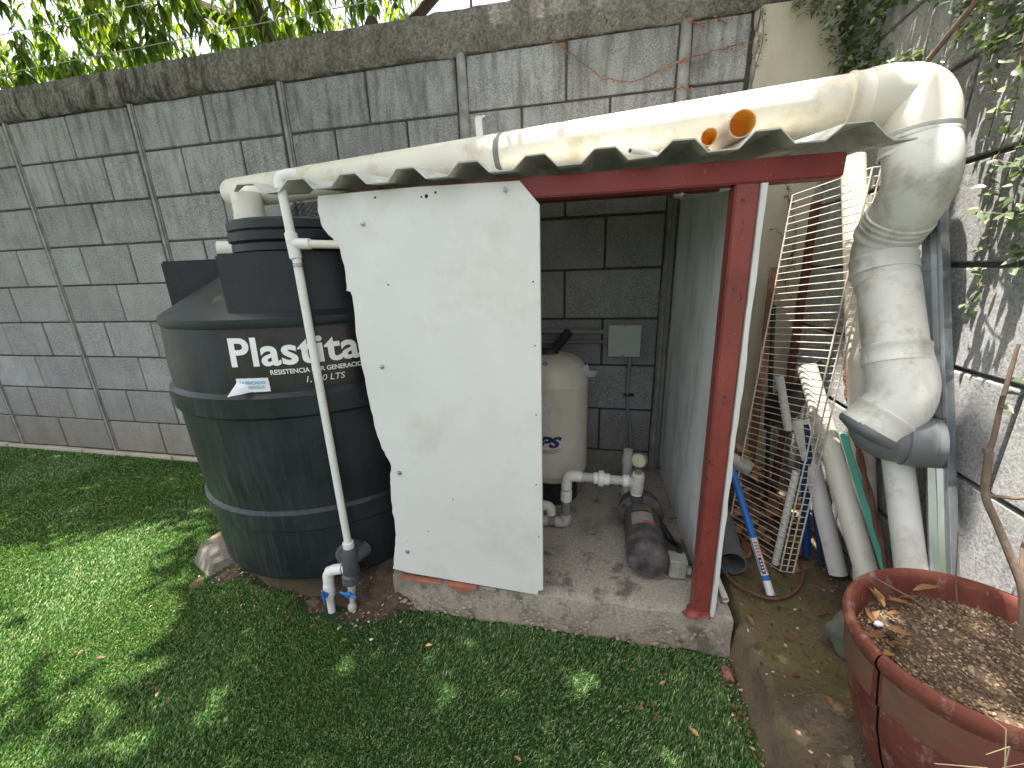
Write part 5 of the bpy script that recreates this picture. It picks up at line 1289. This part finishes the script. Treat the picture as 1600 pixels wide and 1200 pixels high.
# ============================================================ CREEPERS
def creepers():
    rnd = random.Random(77)
    t = thing('creeping_fig', 'dense green creeper spilling over the sunlit right wall', 'creeper', (5.66,-.5,2.6))
    sh = leaf_shape(.028, .017, .12, .12, 4); ms = []; stems = MB()
    def wallp(s, out, z): return mR@Vector((s, -out, z))
    def leaf(p, outv, sc=1.0, up_=1.0):
        a = rnd.uniform(0, 6.283)
        d = Vector((rnd.uniform(-.9,.9), rnd.uniform(-.9,.9), rnd.uniform(-.6,.25)))+outv*.35
        ms.append((frame(p, d, outv*.9+Vector((0,0,up_))+Vector((rnd.uniform(-.5,.5), rnd.uniform(-.5,.5), 0)), sc*rnd.uniform(.65, 1.25)), True))
    oR = (mR.to_3x3()@Vector((0,-1,0))).normalized()
    # mass
    for i in range(6400):
        s = rnd.uniform(.02, 1.75); z = 1.97+1.0*rnd.random()**.85
        low = 2.12-.0*s + .16*mnoise.noise(Vector((s*5, 0, 3))) - (.12 if s > .85 else 0)
        if z < low or mnoise.noise(Vector((s*3.2, z*3.2, 8))) < -.22: continue
        leaf(wallp(s, .010+abs(rnd.gauss(0, .020)), z), oR)
    # trailing strands
    def strand(s0, z0, s1, z1, n, out=.03, sc=1.0, stems_=stems, fn=wallp, ov=oR, jit=.012):
        P = []
        for i in range(n+1):
            u = i/n; P.append(fn(s0+(s1-s0)*u+.02*math.sin(u*7+s0*9), out*(.6+.6*math.sin(u*3)), z0+(z1-z0)*u))
        stems_.tube(P, .0014, 5, cap=False)
        for i in range(n+1):
            for k in (0, 1):
                if rnd.random() < .85: leaf(P[i]+Vector((rnd.uniform(-jit,jit), rnd.uniform(-jit,jit), rnd.uniform(-.006,.006))), ov, sc)
    for a in [(1.02,2.15,1.08,1.86,13),(1.12,2.20,1.14,1.70,20),(1.17,2.2,1.19,1.56,26),(1.23,2.1,1.24,1.62,22),(1.28,2.1,1.29,1.50,26),(1.35,2.2,1.38,1.55,26),(1.20,1.50,1.19,1.38,6),(.82,2.2,.86,2.0,10),(.60,2.25,.66,2.06,10),(1.45,2.2,1.50,1.25,34),(1.6,2.2,1.62,1.5,24)]:
        strand(*a, out=.030)
    strand(1.15,1.80,1.30,1.72,6,.06); strand(1.15,1.66,1.32,1.62,7,.06)
    MB().tube([wallp(.75,.05,2.16), wallp(.95,.06,2.24), wallp(1.15,.05,2.36), wallp(1.4,.05,2.42)], .008, 8).build('woody_stem', 'twig', t)
    stems.build('stems', 'twig', t)['kind'] = 'stuff'
    def emit(ms, t, nmax, matobj, mat, nm='foliage'):
        camp = Vector((4.48,-2.57,1.53)); vis = []; rest = []
        for m, _ in ms:
            q = m.translation-camp; zf = q.dot(fw)
            px = 800+F_PX*q.dot(rt2)/zf if zf > .1 else -1; py = 600-F_PX*q.dot(up2)/zf if zf > .1 else -1
            (vis if 0 < px < 1600 and 0 < py < 1200 else rest).append((zf, m))
        vis.sort(key=lambda a: a[0]); me = shape_mesh('leaf', sh, matobj)
        for _, m in vis[:nmax]: inst('leaf', me, m, t)
        rest = [m for _, m in vis[nmax:]+rest]
        if rest:
            o = scatter_leaves(nm, sh, np.array([[list(r_) for r_ in m] for m in rest]), mat, t); o['kind'] = 'stuff'
    emit(ms, t, 295, 'ivy_obj', 'ivy')
    # creeper over the column and the end of the long wall
    ms.clear(); t2 = thing('creeping_fig', 'thinner creeper over the cream column and end of the long wall, partly reddened', 'creeper', (5.0,0,2.7))
    st = MB(); oB = Vector((0,-1,0)); bp_ = lambda x_, out, z_: Vector((x_, -.03-out, z_))
    for i in range(1500):
        x_ = rnd.uniform(5.30, 5.68); z_ = rnd.uniform(2.15, 2.95)
        if z_ < 2.80-1.5*(x_-5.36)+.1*mnoise.noise(Vector((x_*9, z_*9, 2))): continue
        leaf(bp_(x_, .02+abs(rnd.gauss(0, .03)), z_), oB, .95)
    for i in range(240):
        x_ = rnd.uniform(4.45, 5.26); z_ = rnd.uniform(2.60, 2.95)
        if rnd.random() > (x_-4.35)/.9 or z_ < 2.76-.22*max(0, x_-4.9)/.3*rnd.random(): continue
        leaf(bp_(x_, .016, z_), oB, .95)
    for a in [(5.24,2.95,5.26,2.45,20,.02,.7),(4.5,2.93,5.2,2.86,24,.02,.8),(5.30,2.90,5.62,2.80,12,.03,1.1),(5.28,2.84,5.52,2.74,9,.03,1.1),(4.22,2.95,4.20,2.86,4,.02,.8),(4.42,2.96,4.47,2.90,3,.03,.9),(4.38,2.60,4.60,2.66,10,.012,.5)]:
        strand(*a, stems_=st, fn=bp_, ov=oB)
    for a in [(5.36,2.02,5.52,1.84,9,.03,.95),(5.50,1.86,5.56,1.35,16,.03,.8),(5.46,1.72,5.60,1.48,10,.03,.8)]: strand(*a, stems_=st, fn=lambda x_, o_, z_: Vector((x_, -.06-o_, z_)), ov=oB)
    st.build('stems', 'twig', t2)['kind'] = 'stuff'
    emit(ms, t2, 290, 'ivy_obj', 'ivy')
    # reddened small vine
    ms.clear(); t3 = thing('dry_vine', 'thin reddish dried vine curving across the blocks near the corner', 'vine', (4.7,-.01,2.5))
    st = MB()
    def vine(P, n, sc):
        P = [Vector(p) for p in P]; L = []
        for i in range(len(P)-1):
            for k in range(n): L.append(P[i].lerp(P[i+1], k/n)+Vector((0, 0, .004*math.sin(i*3+k))))
        st.tube(L, .0018, 5, cap=False)
        for p in L:
            for _ in range(2):
                if rnd.random() < .8: leaf(p+Vector((rnd.uniform(-.01,.01), -.006, rnd.uniform(-.01,.01))), oB, sc, .4)
    vine([(4.24,-.012,2.74),(4.36,-.012,2.66),(4.50,-.012,2.54),(4.66,-.012,2.51),(4.82,-.012,2.545),(4.89,-.035,2.56),(4.93,-.035,2.57),(5.05,-.012,2.60),(5.22,-.012,2.62)], 7, .62)
    vine([(4.90,-.034,2.75),(4.97,-.02,2.72),(5.06,-.012,2.74),(5.12,-.012,2.70)], 5, .6)
    vine([(4.86,-.036,2.42),(4.91,-.036,2.45),(4.98,-.012,2.44)], 4, .55)
    st.build('stems', 'rust', t3)['kind'] = 'stuff'
    emit(ms, t3, 160, 'ivy_red', 'ivy_red')
creepers()

ORD = ['first','second','third','fourth','fifth','sixth','seventh','eighth','ninth','tenth','eleventh','twelfth','thirteenth','fourteenth','fifteenth','sixteenth','seventeenth','eighteenth','nineteenth','twentieth']
def label_by_order(group, fmt):
    L = [o for o in bpy.data.objects if o.get('group') == group]
    def px(o):
        q = o.matrix_world.translation-cam.matrix_world.translation if o.parent is None else Vector(o.location)-cam.matrix_world.translation
        return q.dot(rt2)/q.dot(fw)
    L.sort(key=px)
    for i, o in enumerate(L): o['label'] = fmt % ORD[i]
bpy.context.view_layer.update()
label_by_order('dry leaves scattered on the turf', 'small curled tan dry leaf on the green turf, %s from the left edge')
label_by_order('dry leaves on the path', 'small brown dry leaf on the mossy path, %s counted from the slab side')
label_by_order('dry leaves inside the plant pot', 'curled orange brown dry leaf inside the plant pot, %s counted from the left')
# ------------------------------------------------------------ tidy helper properties
for o in bpy.data.objects:
    if '_o' in o.keys(): del o['_o']
